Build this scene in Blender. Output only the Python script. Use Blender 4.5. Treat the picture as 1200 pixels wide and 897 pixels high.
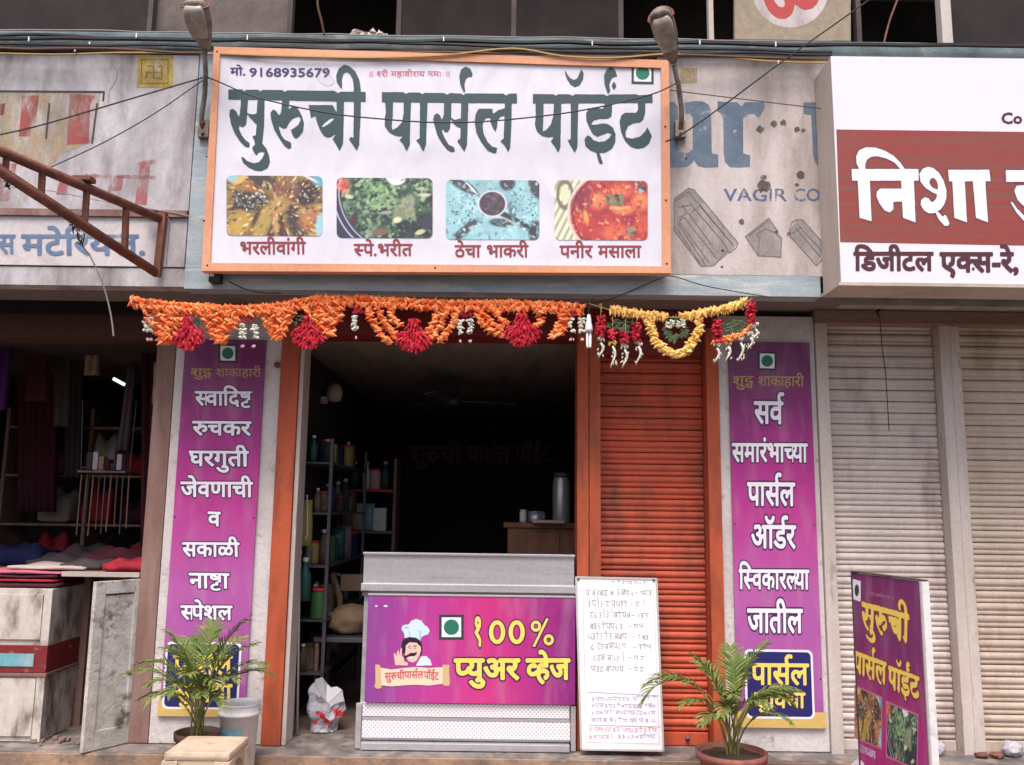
import bpy, bmesh, math, random, re
import numpy as np
from mathutils import Vector, Matrix, Euler
random.seed(7)
for o in list(bpy.data.objects): bpy.data.objects.remove(o)
SC = bpy.context.scene; COL = SC.collection
R = math.radians
# ---------------------------------------------------------------- camera
F = 1000.0; PW, PH = 1200, 897
CAM = Vector((0, -5.0, 1.32))
cd = bpy.data.cameras.new('camera'); cam = bpy.data.objects.new('camera', cd); COL.objects.link(cam)
cd.lens = 30; cd.sensor_width = 36; cd.clip_end = 500; cd.clip_start = 0.05
ROT = Euler((R(90 + 8.4), 0, 0)).to_matrix() @ Matrix.Rotation(R(0.75), 3, 'Z')
cam.matrix_world = Matrix.Translation(CAM) @ ROT.to_4x4()
SC.camera = cam
# ---------------------------------------------------------------- world, sun, exposure
W = bpy.data.worlds.new('World'); SC.world = W; W.use_nodes = True
nt = W.node_tree; bg = nt.nodes['Background']
sky = nt.nodes.new('ShaderNodeTexSky'); sky.sky_type = 'NISHITA'; sky.sun_disc = False
sky.sun_elevation = R(64); sky.sun_rotation = R(190); sky.air_density = 1.0; sky.dust_density = 6; sky.ozone_density = 1
nt.links.new(sky.outputs[0], bg.inputs[0]); bg.inputs[1].default_value = 0.09
sl = bpy.data.lights.new('sun', 'SUN'); sl.energy = 1.5; sl.angle = R(32); sl.color = (1, .93, .87)
so = bpy.data.objects.new('sun', sl); COL.objects.link(so); so.rotation_euler = (R(90 - 64), 0, R(-10)); so.location = (0, -8, 10)
SC.view_settings.view_transform = 'Standard'; SC.view_settings.look = 'None'
SC.view_settings.exposure = 1.32; SC.view_settings.gamma = 1
SC.cycles.max_bounces = 6

# ---------------------------------------------------------------- helpers
def ray(px, py):
    return ROT @ Vector(((px - 600) / F, -(py - 448.5) / F, -1))
def at(px, py, Y):
    d = ray(px, py); return CAM + d * ((Y - CAM.y) / d.y)
def Xa(px, py, Y): return at(px, py, Y).x
def Za(px, py, Y): return at(px, py, Y).z

def tag(o, label=None, cat=None, group=None, kind=None):
    if label: o['label'] = label
    if cat: o['category'] = cat
    if group: o['group'] = group
    if kind: o['kind'] = kind
    return o
def empty(name, loc=(0, 0, 0), label=None, cat=None, group=None, kind=None):
    o = bpy.data.objects.new(name, None); COL.objects.link(o); o.location = loc
    return tag(o, label, cat, group, kind)

class MB:
    def __init__(s): s.v = []; s.f = []; s.m = []; s.sm = []
    def add(s, vs, fs, mi=0, smooth=False):
        b = len(s.v); s.v += [tuple(v) for v in vs]
        for f in fs: s.f.append(tuple(b + i for i in f)); s.m.append(mi); s.sm.append(smooth)
        return s
    def box(s, x0, x1, y0, y1, z0, z1, mi=0, M=None, bev=0.0):
        if bev > 0:
            bm = bmesh.new(); bmesh.ops.create_cube(bm, size=1)
            bmesh.ops.scale(bm, vec=(x1-x0, y1-y0, z1-z0), verts=bm.verts)
            bmesh.ops.translate(bm, vec=((x0+x1)/2, (y0+y1)/2, (z0+z1)/2), verts=bm.verts)
            bmesh.ops.bevel(bm, geom=bm.edges, offset=bev, segments=2, affect='EDGES', profile=.6)
            vs = [v.co.copy() for v in bm.verts]; fs = [[v.index for v in f.verts] for f in bm.faces]; bm.free()
        else:
            vs = [Vector(p) for p in ((x0,y0,z0),(x1,y0,z0),(x1,y1,z0),(x0,y1,z0),(x0,y0,z1),(x1,y0,z1),(x1,y1,z1),(x0,y1,z1))]
            fs = [(0,3,2,1),(4,5,6,7),(0,1,5,4),(1,2,6,5),(2,3,7,6),(3,0,4,7)]
        if M is not None: vs = [M @ v for v in vs]
        return s.add(vs, fs, mi)
    def tube(s, pts, r, n=8, mi=0, caps=True):
        pts = [Vector(p) for p in pts]; rs = r if isinstance(r, (list, tuple)) else [r] * len(pts)
        vs = []; fs = []; up = None
        for i, p in enumerate(pts):
            t = (pts[min(i+1, len(pts)-1)] - pts[max(i-1, 0)]).normalized()
            if up is None:
                up = Vector((0, 0, 1)) if abs(t.z) < .9 else Vector((1, 0, 0))
            a = t.cross(up).normalized(); up = a.cross(t).normalized()
            for k in range(n):
                q = 2 * math.pi * (k + .5) / n
                vs.append(p + (a * math.cos(q) + up * math.sin(q)) * rs[i])
        for i in range(len(pts) - 1):
            for k in range(n):
                fs.append((i*n+k, i*n+(k+1) % n, (i+1)*n+(k+1) % n, (i+1)*n+k))
        if caps: fs.append(tuple(range(n))[::-1]); fs.append(tuple((len(pts)-1)*n + k for k in range(n)))
        return s.add(vs, fs, mi, n > 5)
    def lathe(s, prof, c=(0, 0, 0), n=24, mi=0):
        vs = []; fs = []
        for r, z in prof:
            for k in range(n):
                q = 2*math.pi*k/n; vs.append((c[0]+r*math.cos(q), c[1]+r*math.sin(q), c[2]+z))
        for i in range(len(prof)-1):
            for k in range(n): fs.append((i*n+k, i*n+(k+1) % n, (i+1)*n+(k+1) % n, (i+1)*n+k))
        return s.add(vs, fs, mi, True)
    def prism(s, poly, z0, z1, mi=0):
        """poly: 2D points (x,y) extruded along local z"""
        n = len(poly); tri = tess([poly])
        vs = [(p[0], p[1], z1) for p in poly] + [(p[0], p[1], z0) for p in poly]
        fs = [t for t in tri] + [tuple(n+i for i in t[::-1]) for t in tri] + [(i, n+i, n+(i+1) % n, (i+1) % n) for i in range(n)]
        return s.add(vs, fs, mi)
    def flat(s, polys, z, mi=0):
        vs = [(p[0], p[1], z) for q in polys for p in q]
        return s.add(vs, tess(polys), mi)
    def build(s, name, mats, parent=None, loc=None):
        me = bpy.data.meshes.new(name); me.from_pydata(s.v, [], s.f)
        if not isinstance(mats, (list, tuple)): mats = [mats]
        for m in mats: me.materials.append(m)
        me.polygons.foreach_set('material_index', s.m); me.polygons.foreach_set('use_smooth', s.sm)
        me.update()
        return link(name, me, parent, loc)
def link(name, me, parent=None, loc=None):
    o = bpy.data.objects.new(name, me); COL.objects.link(o)
    if parent: o.parent = parent
    if loc is not None: o.location = loc
    return o
from mathutils.geometry import tessellate_polygon
def tess(polys):
    t = tessellate_polygon([[Vector((p[0], p[1], 0)) for p in q] for q in polys])
    fl = [p for q in polys for p in q]; out = []
    for a, b, c in t:
        A, B, C = fl[a], fl[b], fl[c]
        s = (B[0]-A[0])*(C[1]-A[1]) - (B[1]-A[1])*(C[0]-A[0])
        if abs(s) < 1e-12: continue
        out.append((a, b, c) if s > 0 else (a, c, b))
    return out

# ---------------------------------------------------------------- materials
def ramp(n, a, b):
    r = n.nodes.new('ShaderNodeMapRange'); r.inputs[1].default_value = a; r.inputs[2].default_value = b
    return r
def mat(name, col, rough=.7, metal=0., col2=None, scale=6., lo=.4, hi=.65, stretch=(1, 1, 1), dirt=None, dscale=2., dlo=.55, dhi=.8,
        bump=0., bscale=60., damt=1., spec=.5, fine=.06, coat=0):
    m = bpy.data.materials.new(name); m.use_nodes = True; n = m.node_tree; p = n.nodes['Principled BSDF']
    L = n.links.new
    p.inputs['Roughness'].default_value = rough; p.inputs['Metallic'].default_value = metal
    p.inputs['Specular IOR Level'].default_value = spec * .6; p.inputs['Coat Weight'].default_value = coat
    g = n.nodes.new('ShaderNodeNewGeometry'); mp = n.nodes.new('ShaderNodeMapping'); mp.inputs['Scale'].default_value = stretch
    L(g.outputs['Position'], mp.inputs[0])
    cur = None
    def rgb(c):
        q = n.nodes.new('ShaderNodeRGB'); q.outputs[0].default_value = (*c, 1); return q.outputs[0]
    cur = rgb(col)
    def noise(sc, a, b, det=6, vec=None):
        t = n.nodes.new('ShaderNodeTexNoise'); t.inputs['Scale'].default_value = sc; t.inputs['Detail'].default_value = det
        t.inputs['Roughness'].default_value = .62
        L(vec or mp.outputs[0], t.inputs['Vector']); r = ramp(n, a, b); L(t.outputs[0], r.inputs[0]); return r.outputs[0]
    def mix(fac, a, b, mode='MIX', amt=1.):
        q = n.nodes.new('ShaderNodeMix'); q.data_type = 'RGBA'; q.blend_type = mode
        if amt != 1.:
            mm = n.nodes.new('ShaderNodeMath'); mm.operation = 'MULTIPLY'; mm.inputs[1].default_value = amt; L(fac, mm.inputs[0]); fac = mm.outputs[0]
        L(fac, q.inputs[0]); L(a, q.inputs[6]); L(b, q.inputs[7]); return q.outputs[2]
    if col2: cur = mix(noise(scale, lo, hi), cur, rgb(col2))
    if dirt: cur = mix(noise(dscale, dlo, dhi, 9, g.outputs['Position'] if stretch == (1,1,1) else None), cur, rgb(dirt), amt=damt)
    if fine:
        f = noise(45, .3, .7, 8, g.outputs['Position'])
        k = n.nodes.new('ShaderNodeMapRange'); k.inputs[3].default_value = 1 - fine * 2; k.inputs[4].default_value = 1 + fine
        L(f, k.inputs[0]); h = n.nodes.new('ShaderNodeVectorMath'); h.operation = 'SCALE'; L(cur, h.inputs[0]); L(k.outputs[0], h.inputs['Scale'])
        cur = h.outputs[0]
    L(cur, p.inputs['Base Color'])
    if bump:
        t = n.nodes.new('ShaderNodeTexNoise'); t.inputs['Scale'].default_value = bscale; t.inputs['Detail'].default_value = 8
        L(mp.outputs[0], t.inputs['Vector']); b = n.nodes.new('ShaderNodeBump'); b.inputs['Strength'].default_value = bump; b.inputs['Distance'].default_value = .01
        L(t.outputs[0], b.inputs['Height']); L(b.outputs[0], p.inputs['Normal'])
    return m
M = {}
M['plaster_white'] = mat('plaster_white', (.62, .58, .58), .9, col2=(.5, .45, .45), scale=3, dirt=(.2, .15, .13), dscale=9, dlo=.58, dhi=.72, bump=.5, bscale=30)
M['concrete'] = mat('concrete', (.34, .31, .30), .95, col2=(.22, .2, .19), scale=5, dirt=(.12, .1, .09), dscale=3, bump=.6, bscale=25)
M['beam_brown'] = mat('beam_brown', (.30, .2, .18), .9, col2=(.22, .13, .11), scale=4, stretch=(.3, 1, 2), dirt=(.1, .06, .05), dscale=5, bump=.4)
M['soffit'] = mat('soffit', (.2, .17, .16), .9, dirt=(.08, .06, .06), dscale=4, bump=.4)
M['fascia_blue'] = mat('fascia_blue', (.36, .42, .46), .75, col2=(.26, .32, .37), scale=3, stretch=(.5, 1, 3), dirt=(.55, .53, .52), dscale=7, dlo=.52, dhi=.7, bump=.2)
M['slab_blue'] = mat('slab_blue', (.16, .22, .25), .85, col2=(.1, .13, .15), scale=4, dirt=(.35, .36, .37), dscale=9, bump=.3)
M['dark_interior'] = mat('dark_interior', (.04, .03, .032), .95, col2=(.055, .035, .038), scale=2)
M['ceiling_brown'] = mat('ceiling_brown', (.26, .2, .18), .9, col2=(.18, .14, .12), scale=3, stretch=(3, .4, 1), bump=.2)
M['floor_brown'] = mat('floor_brown', (.22, .16, .13), .7, col2=(.13, .1, .08), scale=5, dirt=(.07, .05, .05), dscale=8)
M['stone_ledge'] = mat('stone_ledge', (.17, .155, .155), .6, col2=(.09, .08, .08), scale=4, lo=.42, hi=.6, dirt=(.32, .25, .21), dscale=7, dlo=.48, dhi=.68, bump=.35)
M['pavement'] = mat('pavement', (.33, .22, .15), .9, col2=(.2, .14, .11), scale=4, lo=.42, hi=.6, dirt=(.12, .1, .09), dscale=5, dlo=.48, dhi=.65, bump=.5)
M['road'] = mat('road', (.06, .058, .056), .95, col2=(.09, .08, .075), scale=9, bump=.6)
M['board_old'] = mat('board_old', (.56, .50, .50), .85, col2=(.44, .38, .37), scale=7, stretch=(1, 1, .25), dirt=(.2, .15, .13), dscale=4, dlo=.47, dhi=.72, bump=.12, damt=.85)
M['board_old_left'] = mat('board_old_left', (.52, .50, .53), .85, col2=(.36, .34, .37), scale=8, stretch=(1, 1, .3), dirt=(.17, .14, .14), dscale=5, dlo=.45, dhi=.7, bump=.15, damt=.9)
M['edge_tan'] = mat('edge_tan', (.5, .43, .39), .8, col2=(.4, .34, .3), scale=3, stretch=(1, 1, .2))
M['wood_frame'] = mat('wood_frame', (.68, .33, .2), .6, col2=(.58, .26, .15), scale=9, stretch=(.2, 1, .2), dirt=(.35, .16, .1), dscale=9, dlo=.6, dhi=.8, bump=.15)
M['flex_white'] = mat('flex_white', (.66, .65, .74), .45, fine=.015, col2=(.61, .6, .68), scale=1.5)
M['letter_teal'] = mat('letter_teal', (.03, .07, .075), .5, fine=.03, col2=(.045, .068, .085), scale=2)
M['letter_navy'] = mat('letter_navy', (.06, .04, .14), .45, fine=0)
M['letter_pink'] = mat('letter_pink', (.55, .16, .24), .5, fine=0)
M['letter_maroon'] = mat('letter_maroon', (.25, .045, .06), .5, fine=0)
M['veg_green'] = mat('veg_green', (.02, .16, .1), .5, fine=0)
M['veg_dark'] = mat('veg_dark', (.03, .05, .06), .5, fine=0)
M['letter_white'] = mat('letter_white', (.78, .76, .84), .5, fine=.02)
M['outline_dark'] = mat('outline_dark', (.06, .02, .09), .5, fine=0)
M['letter_yellow'] = mat('letter_yellow', (.80, .62, .13), .5, fine=.03)
M['letter_gold'] = mat('letter_gold', (.42, .29, .11), .5, fine=.03)
M['navy'] = mat('navy', (.022, .018, .13), .5, fine=.03)
M['print_tan'] = mat('print_tan', (.6, .42, .14), .5)
M['clinic_red'] = mat('clinic_red', (.27, .05, .045), .4, col2=(.21, .075, .06), scale=10, stretch=(.12, 1, 4), lo=.42, hi=.6, fine=.03)
M['clinic_shadow'] = mat('clinic_shadow', (.17, .06, .07), .5)
M['clinic_text'] = mat('clinic_text', (.08, .025, .035), .5, fine=0)
M['orange'] = mat('orange', (.46, .095, .04), .6, col2=(.34, .07, .034), scale=6, stretch=(1, 1, .25), dirt=(.17, .05, .03), dscale=9, dlo=.5, dhi=.72, bump=.08)
M['shutter_orange'] = mat('shutter_orange', (.56, .10, .05), .6, col2=(.44, .08, .045), scale=4, stretch=(1, 1, .4), dirt=(.2, .065, .045), dscale=6, dlo=.48, dhi=.74, bump=.08)
M['hood_red'] = mat('hood_red', (.2, .025, .025), .6, dirt=(.1, .02, .02), dscale=6)
M['shutter_grey'] = mat('shutter_grey', (.62, .54, .51), .55, .0, col2=(.52, .45, .42), scale=3, stretch=(1, 1, .35), dirt=(.26, .18, .16), dscale=3.4, dlo=.52, dhi=.76, bump=.15)
M['shutter_tan'] = mat('shutter_tan', (.60, .50, .43), .55, .0, col2=(.48, .39, .32), scale=3, stretch=(1, 1, .35), dirt=(.2, .12, .08), dscale=3.4, dlo=.5, dhi=.74, bump=.15)
M['post_grey'] = mat('post_grey', (.56, .50, .47), .65, col2=(.46, .39, .36), scale=6, stretch=(1, 1, .2), dirt=(.16, .09, .06), dscale=14, dlo=.6, dhi=.75, bump=.15)
M['wood_brown'] = mat('wood_brown', (.2, .11, .09), .7, col2=(.28, .18, .16), scale=9, stretch=(1, 1, .15), dirt=(.08, .05, .04), dscale=6, bump=.3)
M['wood_table'] = mat('wood_table', (.30, .13, .07), .5, col2=(.2, .08, .05), scale=12, stretch=(1, 1, .2))
M['rust'] = mat('rust', (.2, .075, .05), .7, col2=(.12, .045, .035), scale=14, dirt=(.32, .13, .08), dscale=9, bump=.4)
M['steel'] = mat('steel', (.55, .54, .57), .35, .55, col2=(.46, .45, .49), scale=3, stretch=(.3, 1, 5), dirt=(.35, .3, .3), dscale=5, dlo=.6, dhi=.85)
M['steel_dark'] = mat('steel_dark', (.12, .11, .13), .5, .5)
M['white_paint_worn'] = mat('white_paint_worn', (.55, .51, .47), .6, col2=(.42, .37, .34), scale=7, stretch=(1, 1, .4), dirt=(.15, .1, .08), dscale=7, dlo=.5, dhi=.66, bump=.3)
M['door_paint_worn'] = mat('door_paint_worn', (.54, .53, .5), .6, col2=(.38, .36, .33), scale=11, stretch=(.25, 1, 1), dirt=(.13, .1, .09), dscale=10, dlo=.54, dhi=.66, bump=.3)
M['red_band'] = mat('red_band', (.18, .022, .025), .5, dirt=(.3, .16, .14), dscale=16, dlo=.6, dhi=.7)
M['cable_black'] = mat('cable_black', (.018, .018, .02), .5)
M['cable_brown'] = mat('cable_brown', (.12, .06, .04), .6)
M['cable_yellow'] = mat('cable_yellow', (.42, .28, .1), .6)
M['cable_grey'] = mat('cable_grey', (.3, .28, .28), .6)
M['lamp_metal'] = mat('lamp_metal', (.27, .23, .19), .6, .3, col2=(.13, .1, .09), scale=14, bump=.3)
M['lamp_glass'] = mat('lamp_glass', (.35, .31, .27), .3, col2=(.22, .18, .15), scale=20)
M['flower_orange'] = mat('flower_orange', (.85, .15, .035), .55, col2=(.9, .33, .12), scale=30, lo=.42, hi=.6)
M['flower_red'] = mat('flower_red', (.5, .012, .03), .6, col2=(.3, .008, .025), scale=30)
M['flower_yellow'] = mat('flower_yellow', (.78, .42, .09), .6, col2=(.8, .55, .2), scale=30)
M['flower_white'] = mat('flower_white', (.7, .68, .62), .6, col2=(.5, .55, .42), scale=30)
M['flower_green'] = mat('flower_green', (.06, .11, .05), .6, col2=(.1, .15, .07), scale=30)
M['bulb_white'] = mat('bulb_white', (.8, .78, .82), .25, fine=0)
M['leaf'] = mat('leaf', (.085, .14, .03), .5, col2=(.17, .2, .05), scale=9, dirt=(.32, .26, .1), dscale=14, dlo=.58, dhi=.7)
M['leaf_stem'] = mat('leaf_stem', (.24, .23, .07), .6, col2=(.1, .1, .04), scale=14)
M['terracotta'] = mat('terracotta', (.26, .1, .075), .8, col2=(.18, .07, .055), scale=9, dirt=(.35, .28, .25), dscale=12, dlo=.6, dhi=.75)
M['soil'] = mat('soil', (.06, .04, .03), 1, bump=.8)
M['stool_cream'] = mat('stool_cream', (.5, .4, .3), .45, col2=(.42, .32, .23), scale=6, dirt=(.2, .13, .09), dscale=9)
M['bucket_white'] = mat('bucket_white', (.68, .67, .68), .45, dirt=(.3, .27, .26), dscale=10)
M['label_blue'] = mat('label_blue', (.12, .35, .42), .5, col2=(.3, .4, .45), scale=12)
M['label_red'] = mat('label_red', (.5, .04, .05), .5)
M['white_board'] = mat('white_board', (.80, .78, .82), .35, fine=.01, col2=(.75, .72, .78), scale=2)
M['aluminium'] = mat('aluminium', (.6, .58, .58), .4, .5)
M['ink_blue'] = mat('ink_blue', (.34, .33, .5), .6, fine=0)
M['ink_grey'] = mat('ink_grey', (.24, .24, .31), .6, fine=0)
M['ink_red'] = mat('ink_red', (.65, .25, .32), .6, fine=0)
M['bag_plastic'] = mat('bag_plastic', (.42, .4, .44), .35, col2=(.4, .4, .46), scale=12)
M['cloth_red'] = mat('cloth_red', (.35, .02, .035), .9, col2=(.22, .012, .02), scale=12)
M['cloth_pink'] = mat('cloth_pink', (.5, .12, .2), .9)
M['cloth_cream'] = mat('cloth_cream', (.45, .38, .34), .9)
M['cloth_blue'] = mat('cloth_blue', (.012, .016, .07), .9)
M['cloth_grey'] = mat('cloth_grey', (.06, .045, .05), .9)
M['cloth_purple'] = mat('cloth_purple', (.05, .01, .09), .9)
M['cloth_maroon'] = mat('cloth_maroon', (.06, .012, .02), .9)
M['plastic_green'] = mat('plastic_green', (.04, .12, .04), .4)
M['plastic_teal'] = mat('plastic_teal', (.02, .09, .09), .4)
M['plastic_yellow'] = mat('plastic_yellow', (.3, .24, .06), .4)
M['plastic_pink'] = mat('plastic_pink', (.6, .35, .42), .5)
M['panel_beige'] = mat('panel_beige', (.33, .27, .2), .85, col2=(.26, .21, .16), scale=22, dirt=(.14, .11, .08), dscale=3)
M['panel_dark'] = mat('panel_dark', (.016, .01, .012), .8, col2=(.03, .018, .018), scale=4)
M['panel_grey'] = mat('panel_grey', (.06, .045, .045), .8, col2=(.09, .07, .068), scale=5)
M['void'] = mat('void', (.012, .01, .012), .9)
M['tan_cloth'] = mat('tan_cloth', (.3, .2, .13), .9)

def ripple(n, p, strength=.35):
    L = n.links.new; g = n.nodes.new('ShaderNodeNewGeometry'); mp = n.nodes.new('ShaderNodeMapping'); mp.inputs['Scale'].default_value = (2.2, 1, .8); L(g.outputs['Position'], mp.inputs[0])
    t = n.nodes.new('ShaderNodeTexNoise'); t.inputs['Scale'].default_value = 2.2; t.inputs['Detail'].default_value = 2; t.inputs['Distortion'].default_value = .6; L(mp.outputs[0], t.inputs['Vector'])
    b = n.nodes.new('ShaderNodeBump'); b.inputs['Strength'].default_value = strength; b.inputs['Distance'].default_value = .06; L(t.outputs[0], b.inputs['Height']); L(b.outputs[0], p.inputs['Normal'])
def gradmat(name, stops, axis='Z', z0=0., z1=1., fine=.04, vign=None, rough=.42):
    """printed gradient on a sheet, painted shade included on the banners, in the sheet's own object coordinates"""
    m = bpy.data.materials.new(name); m.use_nodes = True; n = m.node_tree; p = n.nodes['Principled BSDF']; L = n.links.new
    tc = n.nodes.new('ShaderNodeTexCoord'); sx = n.nodes.new('ShaderNodeSeparateXYZ'); L(tc.outputs['Object'], sx.inputs[0])
    r = ramp(n, z0, z1); L(sx.outputs[axis], r.inputs[0])
    t = n.nodes.new('ShaderNodeTexNoise'); t.inputs['Scale'].default_value = 5; L(tc.outputs['Object'], t.inputs['Vector'])
    a = n.nodes.new('ShaderNodeMath'); a.operation = 'MULTIPLY_ADD'; a.inputs[1].default_value = .22; L(t.outputs[0], a.inputs[0]); L(r.outputs[0], a.inputs[2])
    b = n.nodes.new('ShaderNodeMath'); b.operation = 'SUBTRACT'; b.inputs[1].default_value = .11; L(a.outputs[0], b.inputs[0])
    cr = n.nodes.new('ShaderNodeValToRGB'); L(b.outputs[0], cr.inputs[0])
    e = cr.color_ramp.elements
    while len(e) < len(stops): e.new(.5)
    for q, (pos, c) in zip(e, stops): q.position = pos; q.color = (*c, 1)
    d1 = n.nodes.new('ShaderNodeTexNoise'); d1.inputs['Scale'].default_value = 7; d1.inputs['Detail'].default_value = 10; mp = n.nodes.new('ShaderNodeMapping'); mp.inputs['Scale'].default_value = (1.6, .35, 1); L(tc.outputs['Object'], mp.inputs[0]); L(mp.outputs[0], d1.inputs['Vector'])
    dr_ = ramp(n, .5, .8); dr_.inputs[4].default_value = .34; L(d1.outputs[0], dr_.inputs[0]); mx = n.nodes.new('ShaderNodeMix'); mx.data_type = 'RGBA'; L(dr_.outputs[0], mx.inputs[0]); L(cr.outputs[0], mx.inputs[6]); mx.inputs[7].default_value = (.42, .3, .36, 1)
    L(mx.outputs[2], p.inputs['Base Color']); p.inputs['Roughness'].default_value = rough; ripple(n, p)
    return m
def vcmat(name, rough=.5):
    m = bpy.data.materials.new(name); m.use_nodes = True; n = m.node_tree; p = n.nodes['Principled BSDF']
    a = n.nodes.new('ShaderNodeAttribute'); a.attribute_name = 'Col'; g_ = n.nodes.new('ShaderNodeGamma'); g_.inputs[1].default_value = 1.25; n.links.new(a.outputs['Color'], g_.inputs[0]); n.links.new(g_.outputs[0], p.inputs['Base Color']); p.inputs['Roughness'].default_value = rough
    return m
M['photo_print'] = vcmat('photo_print')
ripple(M['flex_white'].node_tree, M['flex_white'].node_tree.nodes['Principled BSDF'], .4)
def wornpaint(name, col, lo=.45, hi=.6, scale=12, rough=.85, stretch=(1, 1, .4), mx=1.):
    """old paint flaked off in patches"""
    m = mat(name, col, rough, col2=tuple(c * .75 for c in col), scale=9); n = m.node_tree; L = n.links.new
    g = n.nodes.new('ShaderNodeNewGeometry'); mp = n.nodes.new('ShaderNodeMapping'); mp.inputs['Scale'].default_value = stretch; L(g.outputs['Position'], mp.inputs[0])
    t = n.nodes.new('ShaderNodeTexNoise'); t.inputs['Scale'].default_value = scale; t.inputs['Detail'].default_value = 9; t.inputs['Roughness'].default_value = .7
    L(mp.outputs[0], t.inputs['Vector']); r = ramp(n, lo, hi); r.inputs[3].default_value = 0; r.inputs[4].default_value = mx; L(t.outputs[0], r.inputs[0])
    L(r.outputs[0], n.nodes['Principled BSDF'].inputs['Alpha'])
    return m

# ---------------------------------------------------------------- sheets: a plane in the place with its own frame
class Sheet:
    def __init__(s, o, u, v):
        s.O = Vector(o); s.U = Vector(u).normalized(); s.V = Vector(v).normalized(); s.N = s.U.cross(s.V)
    def P(s, px, py):
        d = ray(px, py); t = (s.O - CAM).dot(s.N) / d.dot(s.N); q = CAM + d * t - s.O
        return (q.dot(s.U), q.dot(s.V))
    def root(s, name, **k):
        e = empty(name, **k); m = Matrix((s.U, s.V, s.N)).transposed().to_4x4(); m.translation = s.O; e.matrix_world = m
        return e
    def poly(s, pts, ox=0, oy=0, sc=1): return [s.P(ox + x / sc, oy + y / sc) for x, y in pts]
def wall_sheet(px, py, Y): return Sheet(at(px, py, Y), (1, 0, 0), (0, 0, 1))

# ---------------------------------------------------------------- lettering from the built-in font, shaped by hand
_G = {}
def rawglyph(ch, bold):
    c = bpy.data.curves.new('glyph', 'FONT'); c.body = ch; c.resolution_u = 2
    o = bpy.data.objects.new('glyph', c); COL.objects.link(o)
    me = bpy.data.meshes.new_from_object(o.evaluated_get(bpy.context.evaluated_depsgraph_get()))
    vs = [(v.co.x, v.co.y) for v in me.vertices]; fs = [tuple(p.vertices) for p in me.polygons]
    bpy.data.objects.remove(o); bpy.data.curves.remove(c); bpy.data.meshes.remove(me)
    return vs, fs
def adv(ch):
    if ch == 'ि': return .262
    k = ('adv', ch)
    if k not in _G:
        if ord(ch) < 0x900:
            a = max(x for x, y in rawglyph('|' + ch + '|', 0)[0]); b = max(x for x, y in rawglyph('||', 0)[0]); _G[k] = a - b
        else:
            a = max(x for x, y in rawglyph('।' + ch + '।', 0)[0]); b = max(x for x, y in rawglyph('।।', 0)[0]); _G[k] = a - b
    return _G[k]
def clip(g, axis, val, keep_less):
    vs, fs = g; bm = bmesh.new(); bv = [bm.verts.new((x, y, 0)) for x, y in vs]
    for f in fs:
        try: bm.faces.new([bv[i] for i in f])
        except ValueError: pass
    no = (1, 0, 0) if axis == 0 else (0, 1, 0)
    bmesh.ops.bisect_plane(bm, geom=bm.verts[:] + bm.edges[:] + bm.faces[:], plane_co=(val, val, 0), plane_no=no, clear_outer=keep_less, clear_inner=not keep_less)
    bm.verts.index_update(); out = ([(v.co.x, v.co.y) for v in bm.verts], [tuple(v.index for v in f.verts) for f in bm.faces]); bm.free()
    return out
def glyph(ch, bold):
    k = (ch, bold)
    if k not in _G: _G[k] = rawglyph(ch, bold)
    return _G[k]
def visual(t):
    t = re.sub('र\\^(.)', r'\1^', t)
    return re.sub('((?:[क-ह]~)*[क-ह])(\\^?)ि', r'ि\1\2', t)
def shape(text, bold=0.0, track=0.0):
    """list of (verts, faces) in pen space; marks: ~ half form of the letter before, ^ reph on the letter before,
       @ stacked shta, $ stacked ddha, & u-loop on ra"""
    out = []; pen = 0.0; text = visual(text); bold = 0
    def put(g, dx, sx=1, sy=1, dy=0): out.append(([(x * sx + dx, y * sy + dy) for x, y in g[0]], g[1]))
    i = 0
    while i < len(text):
        c = text[i]; nx = text[i + 1] if i + 1 < len(text) else ''
        if c == '^':
            k = ('reph', bold)
            if k not in _G: _G[k] = clip(glyph('ई', bold), 1, .635, False)
            put(_G[k], pen - .44 - bold); i += 1; continue
        if c == '&':
            pts = [(.22, .27), (.33, .37), (.45, .415), (.55, .37), (.57, .27), (.52, .19), (.44, .2)]; b = pen - .424
            for p, q in zip(pts, pts[1:]):
                d = Vector(q) - Vector(p); nn = Vector((-d.y, d.x)).normalized() * .036; d = d.normalized() * .012
                put(([tuple(Vector(p) - nn - d), tuple(Vector(q) - nn + d), tuple(Vector(q) + nn + d), tuple(Vector(p) + nn - d)], [(0, 1, 2, 3)]), b)
            put(([(.3, .553), (.66, .553), (.66, .622), (.3, .622)], [(0, 1, 2, 3)]), b); pen += .22; i += 1; continue
        if c == '@':
            put(clip(glyph('ष', bold), 1, .0, False), pen, 1, .56, .275); put(clip(glyph('ट', bold), 1, .56, True), pen + .05, .9, .62, -.09); pen += adv('ष'); i += 1; continue
        if c == '$':
            put(clip(glyph('द', bold), 1, -.2, False), pen, 1, .72, .175); put(clip(glyph('ध', bold), 1, .6, True), pen + .02, .75, .5, -.17); pen += adv('द') + .04; i += 1; continue
        if c == ' ': pen += .3; i += 1; continue
        if nx == '~':
            w = adv(c); cut = .6 if c == 'क' else w - .165
            put(clip(glyph(c, bold), 0, cut, True), pen); pen += cut + (.0 if c == 'स' else -.03); i += 2; continue
        if c == '`': i += 1; continue
        put(glyph(c, bold), pen); pen += adv(c) + (track if ord(c) < 0x900 else 0); i += 1
    return out, pen
_MASK = {}
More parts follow.
